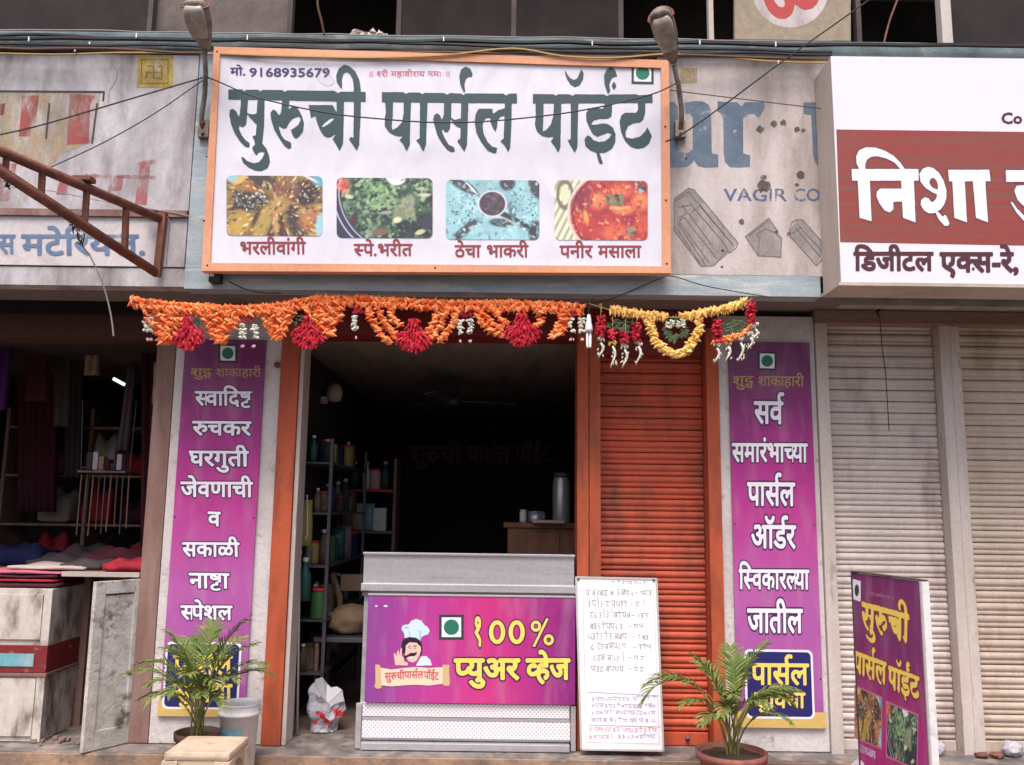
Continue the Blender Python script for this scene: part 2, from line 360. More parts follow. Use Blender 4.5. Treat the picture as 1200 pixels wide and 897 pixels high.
def raster(tris, x0, y0, nx, ny, h):
    """coverage of 2D triangles on a grid of spacing h"""
    m = np.zeros((ny, nx), bool)
    for a, b, c in tris:
        i0 = max(0, int((min(a[0], b[0], c[0]) - x0) / h)); i1 = min(nx, int((max(a[0], b[0], c[0]) - x0) / h) + 2)
        j0 = max(0, int((min(a[1], b[1], c[1]) - y0) / h)); j1 = min(ny, int((max(a[1], b[1], c[1]) - y0) / h) + 2)
        if i1 <= i0 or j1 <= j0: continue
        X = x0 + h * np.arange(i0, i1)[None, :]; Y = y0 + h * np.arange(j0, j1)[:, None]
        e1 = (b[0]-a[0])*(Y-a[1]) - (b[1]-a[1])*(X-a[0]); e2 = (c[0]-b[0])*(Y-b[1]) - (c[1]-b[1])*(X-b[0]); e3 = (a[0]-c[0])*(Y-c[1]) - (a[1]-c[1])*(X-c[0])
        m[j0:j1, i0:i1] |= ((e1 >= 0) & (e2 >= 0) & (e3 >= 0)) | ((e1 <= 0) & (e2 <= 0) & (e3 <= 0))
    return m
def dilate(m, r):
    if r < .5: return m
    out = m.copy(); k = int(math.ceil(r))
    for dy in range(-k, k + 1):
        for dx in range(-k, k + 1):
            if 0 < dx*dx + dy*dy <= r*r + .2:
                out[max(0, dy):m.shape[0]+min(0, dy), max(0, dx):m.shape[1]+min(0, dx)] |= m[max(0, -dy):m.shape[0]-max(0, dy), max(0, -dx):m.shape[1]-max(0, dx)]
    return out
def contour(m, x0, y0, h):
    """one clean sheet (verts, faces) from a coverage grid"""
    F_ = m.astype(float)
    for _ in range(2):
        for ax in (0, 1): F_ = (np.roll(F_, 1, ax) + 2 * F_ + np.roll(F_, -1, ax)) / 4
    F_ = F_[::2, ::2] - .5; h = h * 2; I = F_ > 0; ny, nx = F_.shape; vs = []; fs = []
    full = I[:-1, :-1] & I[1:, :-1] & I[:-1, 1:] & I[1:, 1:]; some = (I[:-1, :-1] | I[1:, :-1] | I[:-1, 1:] | I[1:, 1:]) & ~full
    for j in range(ny - 1):
        r = np.flatnonzero(np.diff(np.concatenate([[0], full[j].astype(int), [0]])))
        for a, b in zip(r[::2], r[1::2]):
            n = len(vs); vs += [(x0+a*h, y0+j*h), (x0+b*h, y0+j*h), (x0+b*h, y0+(j+1)*h), (x0+a*h, y0+(j+1)*h)]; fs.append((n, n+1, n+2, n+3))
    for j, i in zip(*np.nonzero(some)):
        c = [(i, j), (i+1, j), (i+1, j+1), (i, j+1)]; v = [F_[y, x] for x, y in c]; poly = []
        for k in range(4):
            (xa, ya), (xb, yb_), va, vb = c[k], c[(k+1) % 4], v[k], v[(k+1) % 4]
            if va > 0: poly.append((x0+xa*h, y0+ya*h))
            if (va > 0) != (vb > 0): t = va / (va - vb); poly.append((x0+(xa+(xb-xa)*t)*h, y0+(ya+(yb_-ya)*t)*h))
        if len(poly) > 2: n = len(vs); vs += poly; fs.append(tuple(range(n, n+len(poly))))
    return vs, fs
def union(tris, h, grows):
    xs = [p[0] for t in tris for p in t]; ys = [p[1] for t in tris for p in t]; pad = max(grows) + 5 * h
    x0, y0 = min(xs) - pad, min(ys) - pad; nx = int((max(xs) + pad - x0) / h) + 2; ny = int((max(ys) + pad - y0) / h) + 2
    m = raster(tris, x0, y0, nx, ny, h); return [contour(dilate(m, g / h), x0, y0, h) for g in grows]
def write(sheet, parent, text, box, z, m, name='lettering', bold=.01, head=.622, outline=None, ow=.03, skew=0., track=0., sh=(0, 0)):
    """box = (x left, y of header top, x right, y of baseline) in the photograph, skew = drop of the right end"""
    x0, yt, x1, yb = box
    gl, w = shape(text, 0, track)
    A = Vector(sheet.P(x0, yb)); B = Vector(sheet.P(x1, yb + skew)); T = Vector(sheet.P(x0 + sh[0], yt))
    U = (B - A) / w; V = (T - A) / head
    tris = [(vs[f[0]], vs[f[k]], vs[f[k+1]]) for vs, fs in gl for f in fs for k in range(1, len(f) - 1)]
    gs = [bold] + ([bold + ow] if outline else [])
    res = union(tris, .0115, gs)
    for (vs, fs), zz, mm, nm in zip(res, (z, z - .0016), (m, outline), (name, 'lettering_outline')):
        ob = MB().add([(*(A + U * x + V * y), zz) for x, y in vs], fs).build(nm, mm, parent)
        if nm == name: out = ob
    return out
def strip(sheet, pts, w, z, mb, closed=False):
    """thin painted line along px points; w in px"""
    q = [Vector(sheet.P(*p)) for p in pts]
    if closed: q.append(q[0])
    w = w / 215.
    for a, b in zip(q, q[1:]):
        d = b - a
        if d.length < 1e-6: continue
        d.normalize(); n = Vector((-d.y, d.x)) * w / 2; e = d * w * .3
        mb.add([(*(a - n - e), z), (*(b - n + e), z), (*(b + n + e), z), (*(a + n - e), z)], [(0, 1, 2, 3)])
        z += .00003
def disc(sheet, cx, cy, rx, ry, n=24): return [sheet.P(cx + rx * math.cos(2*math.pi*i/n), cy - ry * math.sin(2*math.pi*i/n)) for i in range(n)]
def rrect(x0, y0, x1, y1, r, n=4):
    p = []
    for cx, cy, a0 in ((x1-r, y1-r, 0), (x0+r, y1-r, 90), (x0+r, y0+r, 180), (x1-r, y0+r, 270)):
        for k in range(n+1): a = R(a0 + 90*k/n); p.append((cx + r*math.cos(a), cy + r*math.sin(a)))
    return p
def veg_mark(sheet, root, x0, y0, x1, y1, z, skew=0):
    f = MB(); q = [sheet.P(x0, y0), sheet.P(x1, y0 + skew), sheet.P(x1, y1 + skew), sheet.P(x0, y1)]; f.flat([q], z); f.build('mark_border', M['veg_dark'], root)
    b = (x1 - x0) * .11; c = (y1 - y0) * .11
    f = MB(); f.flat([[sheet.P(x0+b, y0+c), sheet.P(x1-b, y0+c+skew), sheet.P(x1-b, y1-c+skew), sheet.P(x0+b, y1-c)]], z + .0006); f.build('mark_ground', M['letter_white'], root)
    f = MB(); f.flat([disc(sheet, (x0+x1)/2, (y0+y1)/2 + skew/2, (x1-x0)*.31, (y1-y0)*.31)], z + .0012); f.build('mark_dot', M['veg_green'], root)
def boxo(name, m, parent, x0, x1, y0, y1, z0, z1, bev=0., **k):
    o = MB().box(x0, x1, y0, y1, z0, z1, bev=bev).build(name, m, parent)
    return tag(o, **k) if k else o

# ================================================================ THE SETTING
S = dict(kind='structure')
tag(MB().box(-60, 60, -40, -2.2, -.4, -.28).build('road', M['road']), **S)
tag(MB().box(-30, 30, -2.2, -.19, -.5, -.13).build('pavement', M['pavement']), **S)
tag(MB().box(-9, 9, -.17, .28, -.13, -.004, bev=.006).build('plinth_step', M['stone_ledge']), **S)
tag(MB().box(-9, 9, -.192, -.171, -.129, -.008, bev=.003).build('kerb', M['pavement']), **S)
tag(MB().box(-1.36, 1.22, .285, 4.3, -.1, 0).build('shop_floor', M['floor_brown']), **S)
tag(MB().box(-5.0, -1.99, .285, 3.6, -.1, .0).build('shop_floor', M['floor_brown']), **S)
# facing houses across the road are out of frame; the ground simply goes on
FB = -.45      # front of the fascia
B = empty('shop_building', (0, 0, 0), 'weathered two storey shop building behind the signs and shutters', 'building')
def bp(name, m, *a, **k): return boxo(name, m, B, *a, **k)
bp('pier', M['plaster_white'], -2.0, -1.372, 0, .28, 0, 2.48, bev=.004)
bp('pier', M['plaster_white'], 1.225, 1.80, 0, .28, 0, 2.48, bev=.004)
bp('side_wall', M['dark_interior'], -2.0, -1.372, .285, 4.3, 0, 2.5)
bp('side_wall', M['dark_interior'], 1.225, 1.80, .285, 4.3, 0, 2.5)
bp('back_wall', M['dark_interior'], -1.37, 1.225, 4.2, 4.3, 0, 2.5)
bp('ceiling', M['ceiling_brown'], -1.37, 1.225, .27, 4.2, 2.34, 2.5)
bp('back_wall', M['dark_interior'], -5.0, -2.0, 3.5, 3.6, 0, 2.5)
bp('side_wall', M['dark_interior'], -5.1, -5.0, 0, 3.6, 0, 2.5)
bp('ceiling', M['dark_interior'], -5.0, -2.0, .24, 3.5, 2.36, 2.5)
bp('soffit', M['soffit'], -6, 6, FB + .1, .3, 2.52, 2.62)
bp('upper_wall', mat('upper_dim', (.05, .04, .04), .9, col2=(.02, .015, .018), scale=2), -6, 6, 1.5, 1.6, 4.0, 5.6)
bp('upper_floor', M['concrete'], -6, 6, FB + .06, 1.6, 3.80, 3.88)
bp('upper_ceiling', M['soffit'], -6, 6, FB + .1, 1.6, 5.5, 5.6)
bp('fascia_back', M['concrete'], -6, 6, FB + .06, -.2, 2.62, 3.8)
# painted edge of the slab, and the band under the signs
zs0, zs1 = Za(600, 66, FB), Za(600, 47, FB)
bp('slab_edge', M['slab_blue'], -6, 6, FB - .03, FB + .06, zs0, zs1, bev=.006)
zf0 = 2.485
xs = Xa(226, 200, FB)
bp('fascia_band', M['fascia_blue'], xs, 1.68, FB - .012, FB + .1, zf0, Za(850, 323, FB))
bp('fascia_panel', M['fascia_blue'], xs, xs + .14, FB - .010, FB + .055, Za(850, 323, FB) + .002, zs0 - .004)
bp('fascia_panel', M['concrete'], xs + .142, 1.68, FB + .01, FB + .055, 2.802, zs0 - .004)
bp('fascia_band', M['board_old_left'], -6, xs - .004, FB - .004, FB + .1, zf0 + .012, Za(100, 313, FB) - .004)
bp('lintel_beam', mat('beam_dark', (.07, .03, .025), .9, dirt=(.03, .015, .015), dscale=5), -5.0, -2.0, .04, .24, 2.30, 2.516)
bp('lintel_face', M['void'], -5.0, -2.0, .0, .03, 2.44, 2.516)
bp('lintel_beam', M['beam_brown'], 1.803, 6.0, -.03, .3, Za(1050, 379, -.03), 2.516)
bp('wall_return', M['concrete'], 1.805, 6.0, FB + .02, FB + .1, 2.45, 3.8)
# brown timber post beside the dark shop
bp('timber_post', M['wood_brown'], -2.115, -2.004, .0, .12, 0, 2.30, bev=.004)

# ---- upper storey: boards and dark openings between posts
def upz(py): return Za(600, py, -.3)
Yu = -.3
def upanel(m, xa, xb, name='upper_panel', y=Yu, zt=5.4): return bp(name, m, Xa(xa, 25, y), Xa(xb, 25, y), y, y + .03, 3.885, zt)
upanel(M['panel_dark'], -300, 176); upanel(mat('panel_taupe', (.11, .085, .08), .85, col2=(.16, .13, .12), scale=5, dirt=(.05, .04, .04), dscale=4), 182, 340, y=-.28)
upanel(M['panel_dark'], 470, 600, y=.1); upanel(M['panel_dark'], 604, 725, y=.1)
upanel(M['panel_dark'], 1108, 1500, y=-.2)
for px in (178, 341, 468, 602, 727, 832, 1004): 
    x = Xa(px, 25, -.31); bp('upper_post', M['panel_grey'] if px != 832 else M['edge_tan'], x - .014, x + .014, -.34, -.29, 3.885, 5.4)
x = Xa(1104, 25, -.31); bp('upper_post', M['post_grey'], x - .03, x + .03, -.36, -.3, 3.885, 5.4)
# ledge rag on the slab
# ---- stained board with an om sign
omS = wall_sheet(860, 48, -.36)
om = omS.root('om_panel', label='beige panel with a red om sign in a white circle above the cables', cat='panel')
MB().prism([omS.P(861, 46), omS.P(997, 48), omS.P(997, -40), omS.P(861, -42)], -.03, 0).build('board', M['panel_beige'], om)
MB().flat([disc(omS, 926, -12, 45, 45, 36)], .002).build('disc', M['board_old'], om)
write(omS, om, 'ॐ', (892, -42, 962, 27), .004, M['letter_pink'] if 0 else mat('om_red', (.42, .05, .05), .6), bold=.035, head=.72)

# ---------------------------------------------------------------- old painted boards on the fascia
LB = wall_sheet(0, 300, FB - .008)
b1 = LB.root('painted_board', label='large faded whitish board with worn yellow and red lettering above the rusty bracket', cat='signboard')
x_l = LB.P(-150, 200)[0]; x_r = LB.P(224, 200)[0]
def LBz(py): return LB.P(120, py)[1]
MB().prism([(x_l, LBz(246)), (x_r, LBz(246)), (x_r, LBz(64)), (x_l, LBz(64))], -.03, 0).build('board', M['board_old_left'], b1)
mb = MB()
mb.flat([LB.poly([(-60, 110), (118, 108), (112, 165), (95, 172), (70, 182), (62, 196), (28, 192), (0, 176), (-60, 178)])], .002)
mb.build('painted_ground', wornpaint('worn_yellow', (.48, .35, .18), .38, .64, 9, mx=.7), b1)
mb = MB()
for q in ([(0, 122), (6, 122), (5, 134), (0, 135)], [(26, 112), (46, 112), (42, 140), (36, 160), (22, 160), (24, 140)], [(82, 110), (112, 112), (106, 122), (104, 168), (78, 170), (80, 140)],
          [(-30, 118), (-12, 118), (-16, 165), (-32, 165)]): mb.flat([LB.poly(q)], .004)
mb.build('lettering', wornpaint('worn_red', (.42, .09, .09), .36, .6, 11, mx=.8), b1)
mb = MB()
for l in ([(-40, 107), (122, 108), (121, 118)], [(58, 122), (54, 162)], [(114, 122), (108, 168)], [(5, 122), (2, 134)]): strip(LB, l, 2.2, .006, mb)
mb.build('drop_shadow', mat('old_black', (.06, .05, .05), .8), b1)
mb = MB()
for q in ([(-30, 190), (20, 192), (10, 236), (-8, 236), (-4, 210), (-30, 206)], [(78, 205), (84, 205), (78, 228), (66, 228), (70, 210)], [(130, 206), (145, 206), (143, 222), (126, 226)],
          [(162, 190), (185, 186), (183, 192), (176, 193), (172, 240), (158, 240), (163, 200)], [(100, 204), (182, 206), (182, 210), (100, 208)]): mb.flat([LB.poly(q)], .0045)
mb.build('lettering', wornpaint('worn_red_pale', (.45, .13, .12), .42, .66, 10), b1)
mb = MB(); mb.flat([LB.poly([(161, 65), (203, 65), (203, 103), (160, 103)])], .003); mb.build('yellow_square', wornpaint('worn_gold', (.5, .37, .1), .3, .55, 14), b1)
mb = MB(); strip(LB, [(166, 70), (197, 70), (197, 98), (166, 98)], 1.4, .005, mb, True); strip(LB, [(172, 78), (180, 78), (180, 92), (190, 92), (190, 78), (184, 78)], 2, .005, mb); strip(LB, [(172, 92), (172, 85), (190, 85)], 2, .0054, mb)
mb.build('square_marking', wornpaint('worn_ochre', (.3, .2, .06), .35, .6, 16), b1)
mb = MB(); strip(LB, [(130, 62), (131, 75), (138, 85), (135, 97), (128, 106), (127, 120)], .9, .006, mb); mb.build('crack', M['cable_grey'], b1)

b2 = LB.root('materials_signboard', label='narrow white board with pale blue lettering under the faded painted board', cat='signboard')
x_r2 = LB.P(197, 280)[0]
MB().prism([(x_l, LBz(312)), (x_r2, LBz(312)), (x_r2, LBz(255)), (x_l, LBz(255))], -.02, .003).build('board', mat('board_pink', (.56, .52, .54), .8, dirt=(.33, .28, .28), dscale=5), b2)
MB().prism([(x_l, LBz(254.7)), (x_r, LBz(254.7)), (x_r, LBz(247)), (x_l, LBz(247))], -.02, .02).build('rail', M['wood_brown'], b2)
MB().prism([(x_r2 + .004, LBz(312)), (x_r, LBz(312)), (x_r, LBz(255)), (x_r2 + .004, LBz(255))], -.02, .002).build('side_board', M['board_old_left'], b2)
wb = wornpaint('worn_blue', (.15, .22, .36), .22, .5, 16, mx=.95)
write(LB, b2, 'स', (-2, 276, 18, 297), .015, wb, bold=.03)
write(LB, b2, 'मटेरियल.', (26, 276, 172, 299), .015, wb, bold=.03)

# ---------------------------------------------------------------- the old "ur" board
RB = wall_sheet(786, 320, FB - .012)
b3 = RB.root('old_trade_board', label='stained pinkish board with blue ur lettering and drawings of metal profiles', cat='signboard')
MB().prism([RB.P(770, 322), RB.P(969, 324), RB.P(972, 64), RB.P(770, 64)], -.03, 0).build('board', M['board_old'], b3)
z6 = lambda pts: RB.poly(pts, 780, 90, 6)
mb = MB()
mb.flat([z6([(0, 175), (60, 178), (85, 210), (90, 400), (90, 500), (110, 535), (160, 535), (190, 510), (200, 560), (195, 600), (150, 635), (100, 640), (0, 640)])], .002)
mb.flat([z6([(130, 185), (200, 172), (260, 175), (300, 195), (320, 240), (325, 540), (370, 550), (370, 635), (280, 640), (230, 630), (200, 590), (190, 540), (190, 290), (170, 260), (140, 260)])], .0025)
mb.flat([z6([(365, 175), (500, 180), (535, 210), (560, 180), (690, 180), (698, 215), (670, 270), (650, 295), (625, 260), (580, 265), (545, 295), (545, 540), (595, 555), (592, 635), (500, 640), (450, 635), (418, 600), (408, 540), (405, 300), (385, 255), (365, 250)])], .002)
mb.flat([z6([(968, 180), (1130, 182), (1140, 240), (1140, 640), (1080, 640), (1050, 600), (1035, 540), (1030, 400), (1022, 270), (970, 262)])], .002)
mb.build('lettering', mat('sign_blue', (.10, .14, .2), .7, col2=(.14, .185, .25), scale=9, dirt=(.4, .38, .4), dscale=16, dlo=.62, dhi=.72), b3)
wn = wornpaint('worn_navy', (.12, .15, .28), .38, .52, 20)
write(RB, b3, 'VAGIR', (848, 221, 922, 236), .002, wn, bold=.02, head=.7)
write(RB, b3, 'CO', (929, 221, 962, 236), .002, wn, bold=.02, head=.7)
z6b = lambda *pts: [(780 + x / 6, 200 + y / 6) for x, y in pts]
ink = wornpaint('drawing_ink', (.16, .14, .14), .25, .5, 22)
tint = wornpaint('drawing_tint', (.34, .31, .31), .3, .6, 9, mx=.7)
mb = MB()
mb.flat([[RB.P(*p) for p in z6b((60, 200), (160, 125), (200, 135), (510, 510), (450, 580), (340, 670), (250, 675), (60, 420))]], .0015)
mb.flat([[RB.P(*p) for p in z6b((560, 465), (725, 335), (790, 430), (820, 470), (810, 610), (650, 600))]], .0015)
mb.flat([[RB.P(*p) for p in z6b((870, 420), (930, 345), (960, 345), (1120, 530), (1060, 670), (880, 470))]], .0015)
mb.build('drawing_tint', tint, b3)
mb = MB()
for l in ([(60, 200), (160, 125), (200, 135), (510, 510), (495, 545), (450, 580), (430, 565), (340, 670), (250, 675), (60, 420), (60, 200)], [(70, 215), (160, 150), (470, 520)], [(95, 260), (180, 240), (400, 500), (440, 560)],
          [(190, 290), (240, 245), (480, 530)], [(100, 350), (130, 330), (360, 620)], [(85, 370), (280, 665)], [(95, 360), (300, 640)], [(160, 300), (330, 530)], [(75, 400), (240, 650)], [(120, 240), (150, 300), (100, 330)],
          [(560, 465), (725, 335), (790, 430)], [(560, 465), (650, 600), (660, 480), (640, 450), (700, 410), (770, 435), (815, 480), (810, 610), (650, 600)], [(585, 460), (720, 355)],
          [(870, 420), (890, 360), (930, 345), (960, 345), (1125, 530)], [(880, 470), (1060, 670), (1120, 600)], [(910, 400), (1090, 610)], [(930, 380), (1110, 580)], [(870, 420), (880, 470)], [(895, 440), (950, 400)]):
    strip(RB, z6b(*l), .9, .003, mb)
tag(mb.build('profile_drawing', ink, b3), kind='stuff')
mb = MB(); rnd = random.Random(3)
for cx, cy, r in ((891, 152, 5), (907, 145, 4.5), (918, 144, 4), (934, 152, 4), (941, 153, 3), (895, 218, 9), (895, 208, 4), (938, 206, 5.5), (934, 217, 2.6), (869, 260, 4), (847, 294, 2.4), (910, 272, 2.4), (924, 274, 3), (846, 313, 2), (804, 186, 2)):
    mb.flat([[RB.P(cx + r * rnd.uniform(.65, 1.1) * math.cos(a * .52), cy + r * rnd.uniform(.6, 1.1) * math.sin(a * .52)) for a in range(12)]], .0036)
tag(mb.build('stain', wornpaint('stain_brown', (.1, .07, .05), .25, .5, 30, mx=.7), b3), kind='stuff')
mb = MB(); mb.flat([RB.poly([(797, 80), (817, 80), (817, 98), (797, 98)])], .003); mb.build('yellow_square', wornpaint('worn_tan', (.45, .33, .18), .3, .6, 14), b3)

# ---------------------------------------------------------------- main sign
Y1 = -.56
MS = wall_sheet(238, 318, Y1)
sg = MS.root('main_sign', label='big white shop sign with teal lettering and four food photos in a pale wooden frame', cat='signboard')
oc = [(237, 318.5), (786, 321), (783.5, 72), (251.5, 56)]         # outer corners bl, br, tr, tl
OC = [Vector(MS.P(*p)) for p in oc]
ic = [(247, 309), (776, 313), (774, 81), (258.5, 64.5)]
IC = [Vector(MS.P(*p)) for p in ic]
MB().prism([tuple(p) for p in [OC[0] + Vector((.01, .01)), OC[1] + Vector((-.01, .01)), OC[2] + Vector((-.01, -.01)), OC[3] + Vector((.01, -.01))]], -.03, 0).build('sheet', M['flex_white'], sg)
for a, b in ((0, 1), (1, 2), (2, 3), (3, 0)):
    MB().prism([tuple(p) for p in (OC[a], OC[b], IC[b], IC[a])], -.045, .012).build('frame_rail', M['wood_frame'], sg)
mb = MB()
for px, py in ((243, 185), (244, 100), (255, 62), (520, 66), (779, 150), (781, 310), (780, 236), (244, 312), (510, 315), (240, 260)):
    c = MS.P(px, py); mb.add(*[( [(c[0] + .006*math.cos(a*1.05), c[1] + .006*math.sin(a*1.05), .0135) for a in range(6)], [tuple(range(6))] )][0])
mb.build('nail', M['cable_black'], sg)
LT = M['letter_teal']; Z = .004
def to_tris(polys):
    fl = [p for q in polys for p in q]; return [(fl[a], fl[b], fl[c]) for a, b, c in tess(polys)]
def tr(ox, oy, sc, *polys, name='lettering', z=Z, m=None, parent=None, sheet=None, g=0.):
    sheet = sheet or MS; tris = []
    for q in polys:
        hs = q if isinstance(q[0][0], (list, tuple)) else [q]; tris += to_tris([sheet.poly(h, ox, oy, sc) for h in hs])
    (vs, fs), = union(tris, .0011, [g])
    return MB().add([(x, y, z) for x, y in vs], fs).build(name, m or LT, parent or sg)
A_ = dict(
 h1=[(267.5, 105.2), (284, 105), (286, 107.5), (289, 105.5), (303, 105.6), (305, 107.5), (308, 105.6), (331, 106), (334, 108), (337, 106.2), (392, 106.8), (396, 109.4), (400, 107.6), (428.6, 108), (428.6, 119.8), (267.5, 116.8)],
 h2=[(447.5, 108.2), (473, 108.4), (476, 110.4), (479, 108.8), (492, 108.8), (495, 110.8), (498, 109), (521, 109.5), (524, 111.4), (527, 109.6), (540, 109.8), (543, 111.8), (546, 109.8), (590, 110), (593, 112.4), (597, 110), (605.8, 109.8), (605.8, 121.4), (447.5, 120)],
 h3=[(624.4, 110.6), (649, 110.8), (651, 112.6), (654, 110.8), (667, 110.8), (671, 112.6), (674, 110.8), (708, 111), (711, 113), (715, 111), (745, 110.8), (748, 112), (764.7, 110.9), (764.7, 120.9), (624.4, 121.6)],
)
FT = {}
FT['A'] = (260, 70, 6.41, [
 [(145,290),(197,290),(190,420),(182,490),(155,510),(133,495),(128,520),(150,570),(178,605),(210,630),(205,662),(175,655),(135,615),(95,550),(68,480),(56,420),(60,380),(82,370),(108,388),(126,430),(136,410)],
 [(186,400),(215,412),(245,412),(275,396),(275,492),(250,480),(225,450),(205,430)],
 [(270,290),(322,290),(318,500),(305,620),(303,650),(250,645),(245,610),(232,585),(232,575),(255,570),(262,480),(262,400)],
 [(250,640),(305,632),(335,670),(355,720),(362,770),(345,815),(300,838),(250,835),(200,810),(160,775),(145,735),(160,733),(190,762),(240,780),(280,770),(305,740),(322,700),(300,693),(275,700),(262,722),(245,705),(230,670),(232,655)],
 [(455,295),(508,295),(502,375),(540,345),(570,365),(600,420),(618,480),(610,540),(580,580),(555,597),(535,575),(518,530),(545,515),(575,490),(592,455),(585,430),(560,432),(525,450),(500,485),(485,515),(465,520),(445,510),(430,500),(428,510),(445,565),(470,600),(520,625),(522,665),(500,672),(470,650),(430,590),(395,530),(370,450),(365,400),(385,375),(405,385),(430,420),(445,400)]])
FT['B'] = (340, 70, 6.41, [
 [[(138,343),(320,343),(345,390),(358,400),(358,560),(335,565),(310,580),(280,587),(250,570),(225,530),(205,480),(190,425),(165,435),(155,440),(150,400)], [(235,505),(260,475),(300,445),(330,437),(320,460),(290,485),(250,508)]],
 [(350,305),(405,305),(402,500),(398,630),(373,687),(320,598),(335,575),(348,560)],
 [(380,217),(350,170),(346,120),(365,70),(405,40),(445,50),(490,90),(520,150),(532,230),(530,400),(520,640),(500,687),(470,640),(443,600),(455,580),(475,590),(478,400),(478,200),(470,150),(450,110),(425,95),(400,110),(390,150),(390,215)]])
FT['C'] = (440, 70, 6.41, [
 [(72,310),(132,310),(130,430),(122,500),(128,530),(165,510),(200,470),(212,400),(212,310),(268,310),(262,500),(258,640),(235,692),(210,640),(181,605),(195,590),(205,575),(180,578),(140,570),(100,545),(70,500),(70,440),(78,400)],
 [(335,310),(392,310),(385,500),(380,640),(360,694),(330,640),(306,608),(320,598),(332,590)],
 [(515,312),(572,312),(568,420),(560,520),(540,548),(520,545),(505,520),(500,540),(520,590),(550,640),(590,660),(597,690),(575,698),(540,680),(500,630),(465,570),(445,500),(433,450),(443,415),(465,403),(485,420),(500,455),(513,415)]])
FT['D'] = (520, 70, 6.41, [
 [(45,425),(80,455),(140,440),(140,518),(100,505),(70,480)],
 [(132,318),(185,318),(180,500),(175,640),(155,694),(130,655),(101,615),(115,600),(125,595)],
 [(152,252),(125,190),(116,130),(130,75),(165,53),(200,70),(217,110),(210,132),(185,130),(165,150),(155,190),(162,238)],
 [(460,318),(512,318),(508,500),(500,660),(484,697),(460,650),(426,615),(440,600),(450,595)],
 [(262,370),(365,370),(370,400),(365,410),(385,400),(410,380),(462,366),(462,420),(425,430),(405,460),(400,510),(388,542),(372,520),(350,470),(352,440),(320,440),(300,460),(292,500),(300,560),(330,620),(365,655),(402,665),(395,702),(375,705),(330,685),(280,620),(245,550),(232,470),(240,410)]])
FT['E'] = (615, 70, 6.41, [
 [(80,318),(142,318),(140,430),(135,540),(160,530),(195,490),(215,420),(218,318),(275,318),(270,500),(268,660),(250,702),(225,655),(195,615),(208,600),(215,580),(180,585),(130,575),(90,540),(76,490),(82,420)],
 [(345,320),(403,320),(398,500),(395,660),(375,702),(345,650),(320,605),(335,605),(345,595)],
 [(303,78),(318,110),(340,140),(370,155),(395,140),(410,105),(425,73),(442,105),(438,150),(410,195),(375,207),(345,190),(318,150),(303,110)]])
FT['F'] = (675, 70, 6.41, [
 [(215,318),(272,318),(270,390),(265,430),(235,445),(180,445),(130,460),(112,490),(150,490),(200,480),(240,485),(275,510),(297,560),(295,620),(270,670),(220,700),(160,703),(110,685),(70,650),(63,600),(85,570),(110,580),(130,605),(170,620),(215,615),(250,590),(268,560),(240,550),(200,565),(160,580),(125,560),(100,510),(78,460),(76,400),(100,370),(130,360),(200,370),(213,350)],
 [(152,700),(175,700),(202,775),(192,790),(172,775)],
 [(240,264),(215,190),(210,120),(230,75),(265,56),(295,80),(310,130),(290,130),(265,145),(250,190),(257,238)],
 [(285,163),(304,200),(285,230),(267,200)],
 [(465,318),(520,318),(520,400),(505,450),(480,472),(430,480),(390,500),(372,545),(375,585),(420,595),(480,580),(520,540),(535,508),(570,575),(550,630),(510,662),(460,672),(410,655),(370,615),(340,550),(326,470),(340,420),(370,400),(450,400),(465,380)]])
for hk_, ks in (('h1', 'AB'), ('h2', 'CD'), ('h3', 'EF')):
    px_ = [A_[hk_]]
    for k in ks:
        ox, oy, sc, ps = FT[k]
        for q in ps: px_.append([[(ox + x / sc, oy + y / sc) for x, y in h] for h in q] if isinstance(q[0][0], (list, tuple)) else [(ox + x / sc, oy + y / sc) for x, y in q])
    tr(0, 0, 1, *px_)
write(MS, sg, 'मो.', (270, 80, 288, 88.5), Z, M['letter_navy'], bold=.03)
write(MS, sg, '9168935679', (292, 79.5, 387, 90), Z, M['letter_navy'], bold=.028, head=.72, skew=.5)
write(MS, sg, '॥ श~री महावीराय नमः ॥', (431, 84, 528, 90), Z, M['letter_pink'], bold=.02)
veg_mark(MS, sg, 740, 73.5, 766, 98.5, Z, .5)
write(MS, sg, 'भरलीवांगी', (281, 284, 358, 298), Z, M['letter_maroon'], bold=.028)
write(MS, sg, 'स~पे.भरीत', (415, 286.5, 483, 300), Z, M['letter_maroon'], bold=.028)
write(MS, sg, 'ठेचा', (533, 288, 563, 301.5), Z, M['letter_maroon'], bold=.028)
write(MS, sg, 'भाकरी', (570, 288, 619, 301.5), Z, M['letter_maroon'], bold=.028)
write(MS, sg, 'पनीर', (656, 288.5, 694, 302), Z, M['letter_maroon'], bold=.028)
write(MS, sg, 'मसाला', (701, 288.5, 751, 302), Z, M['letter_maroon'], bold=.028)

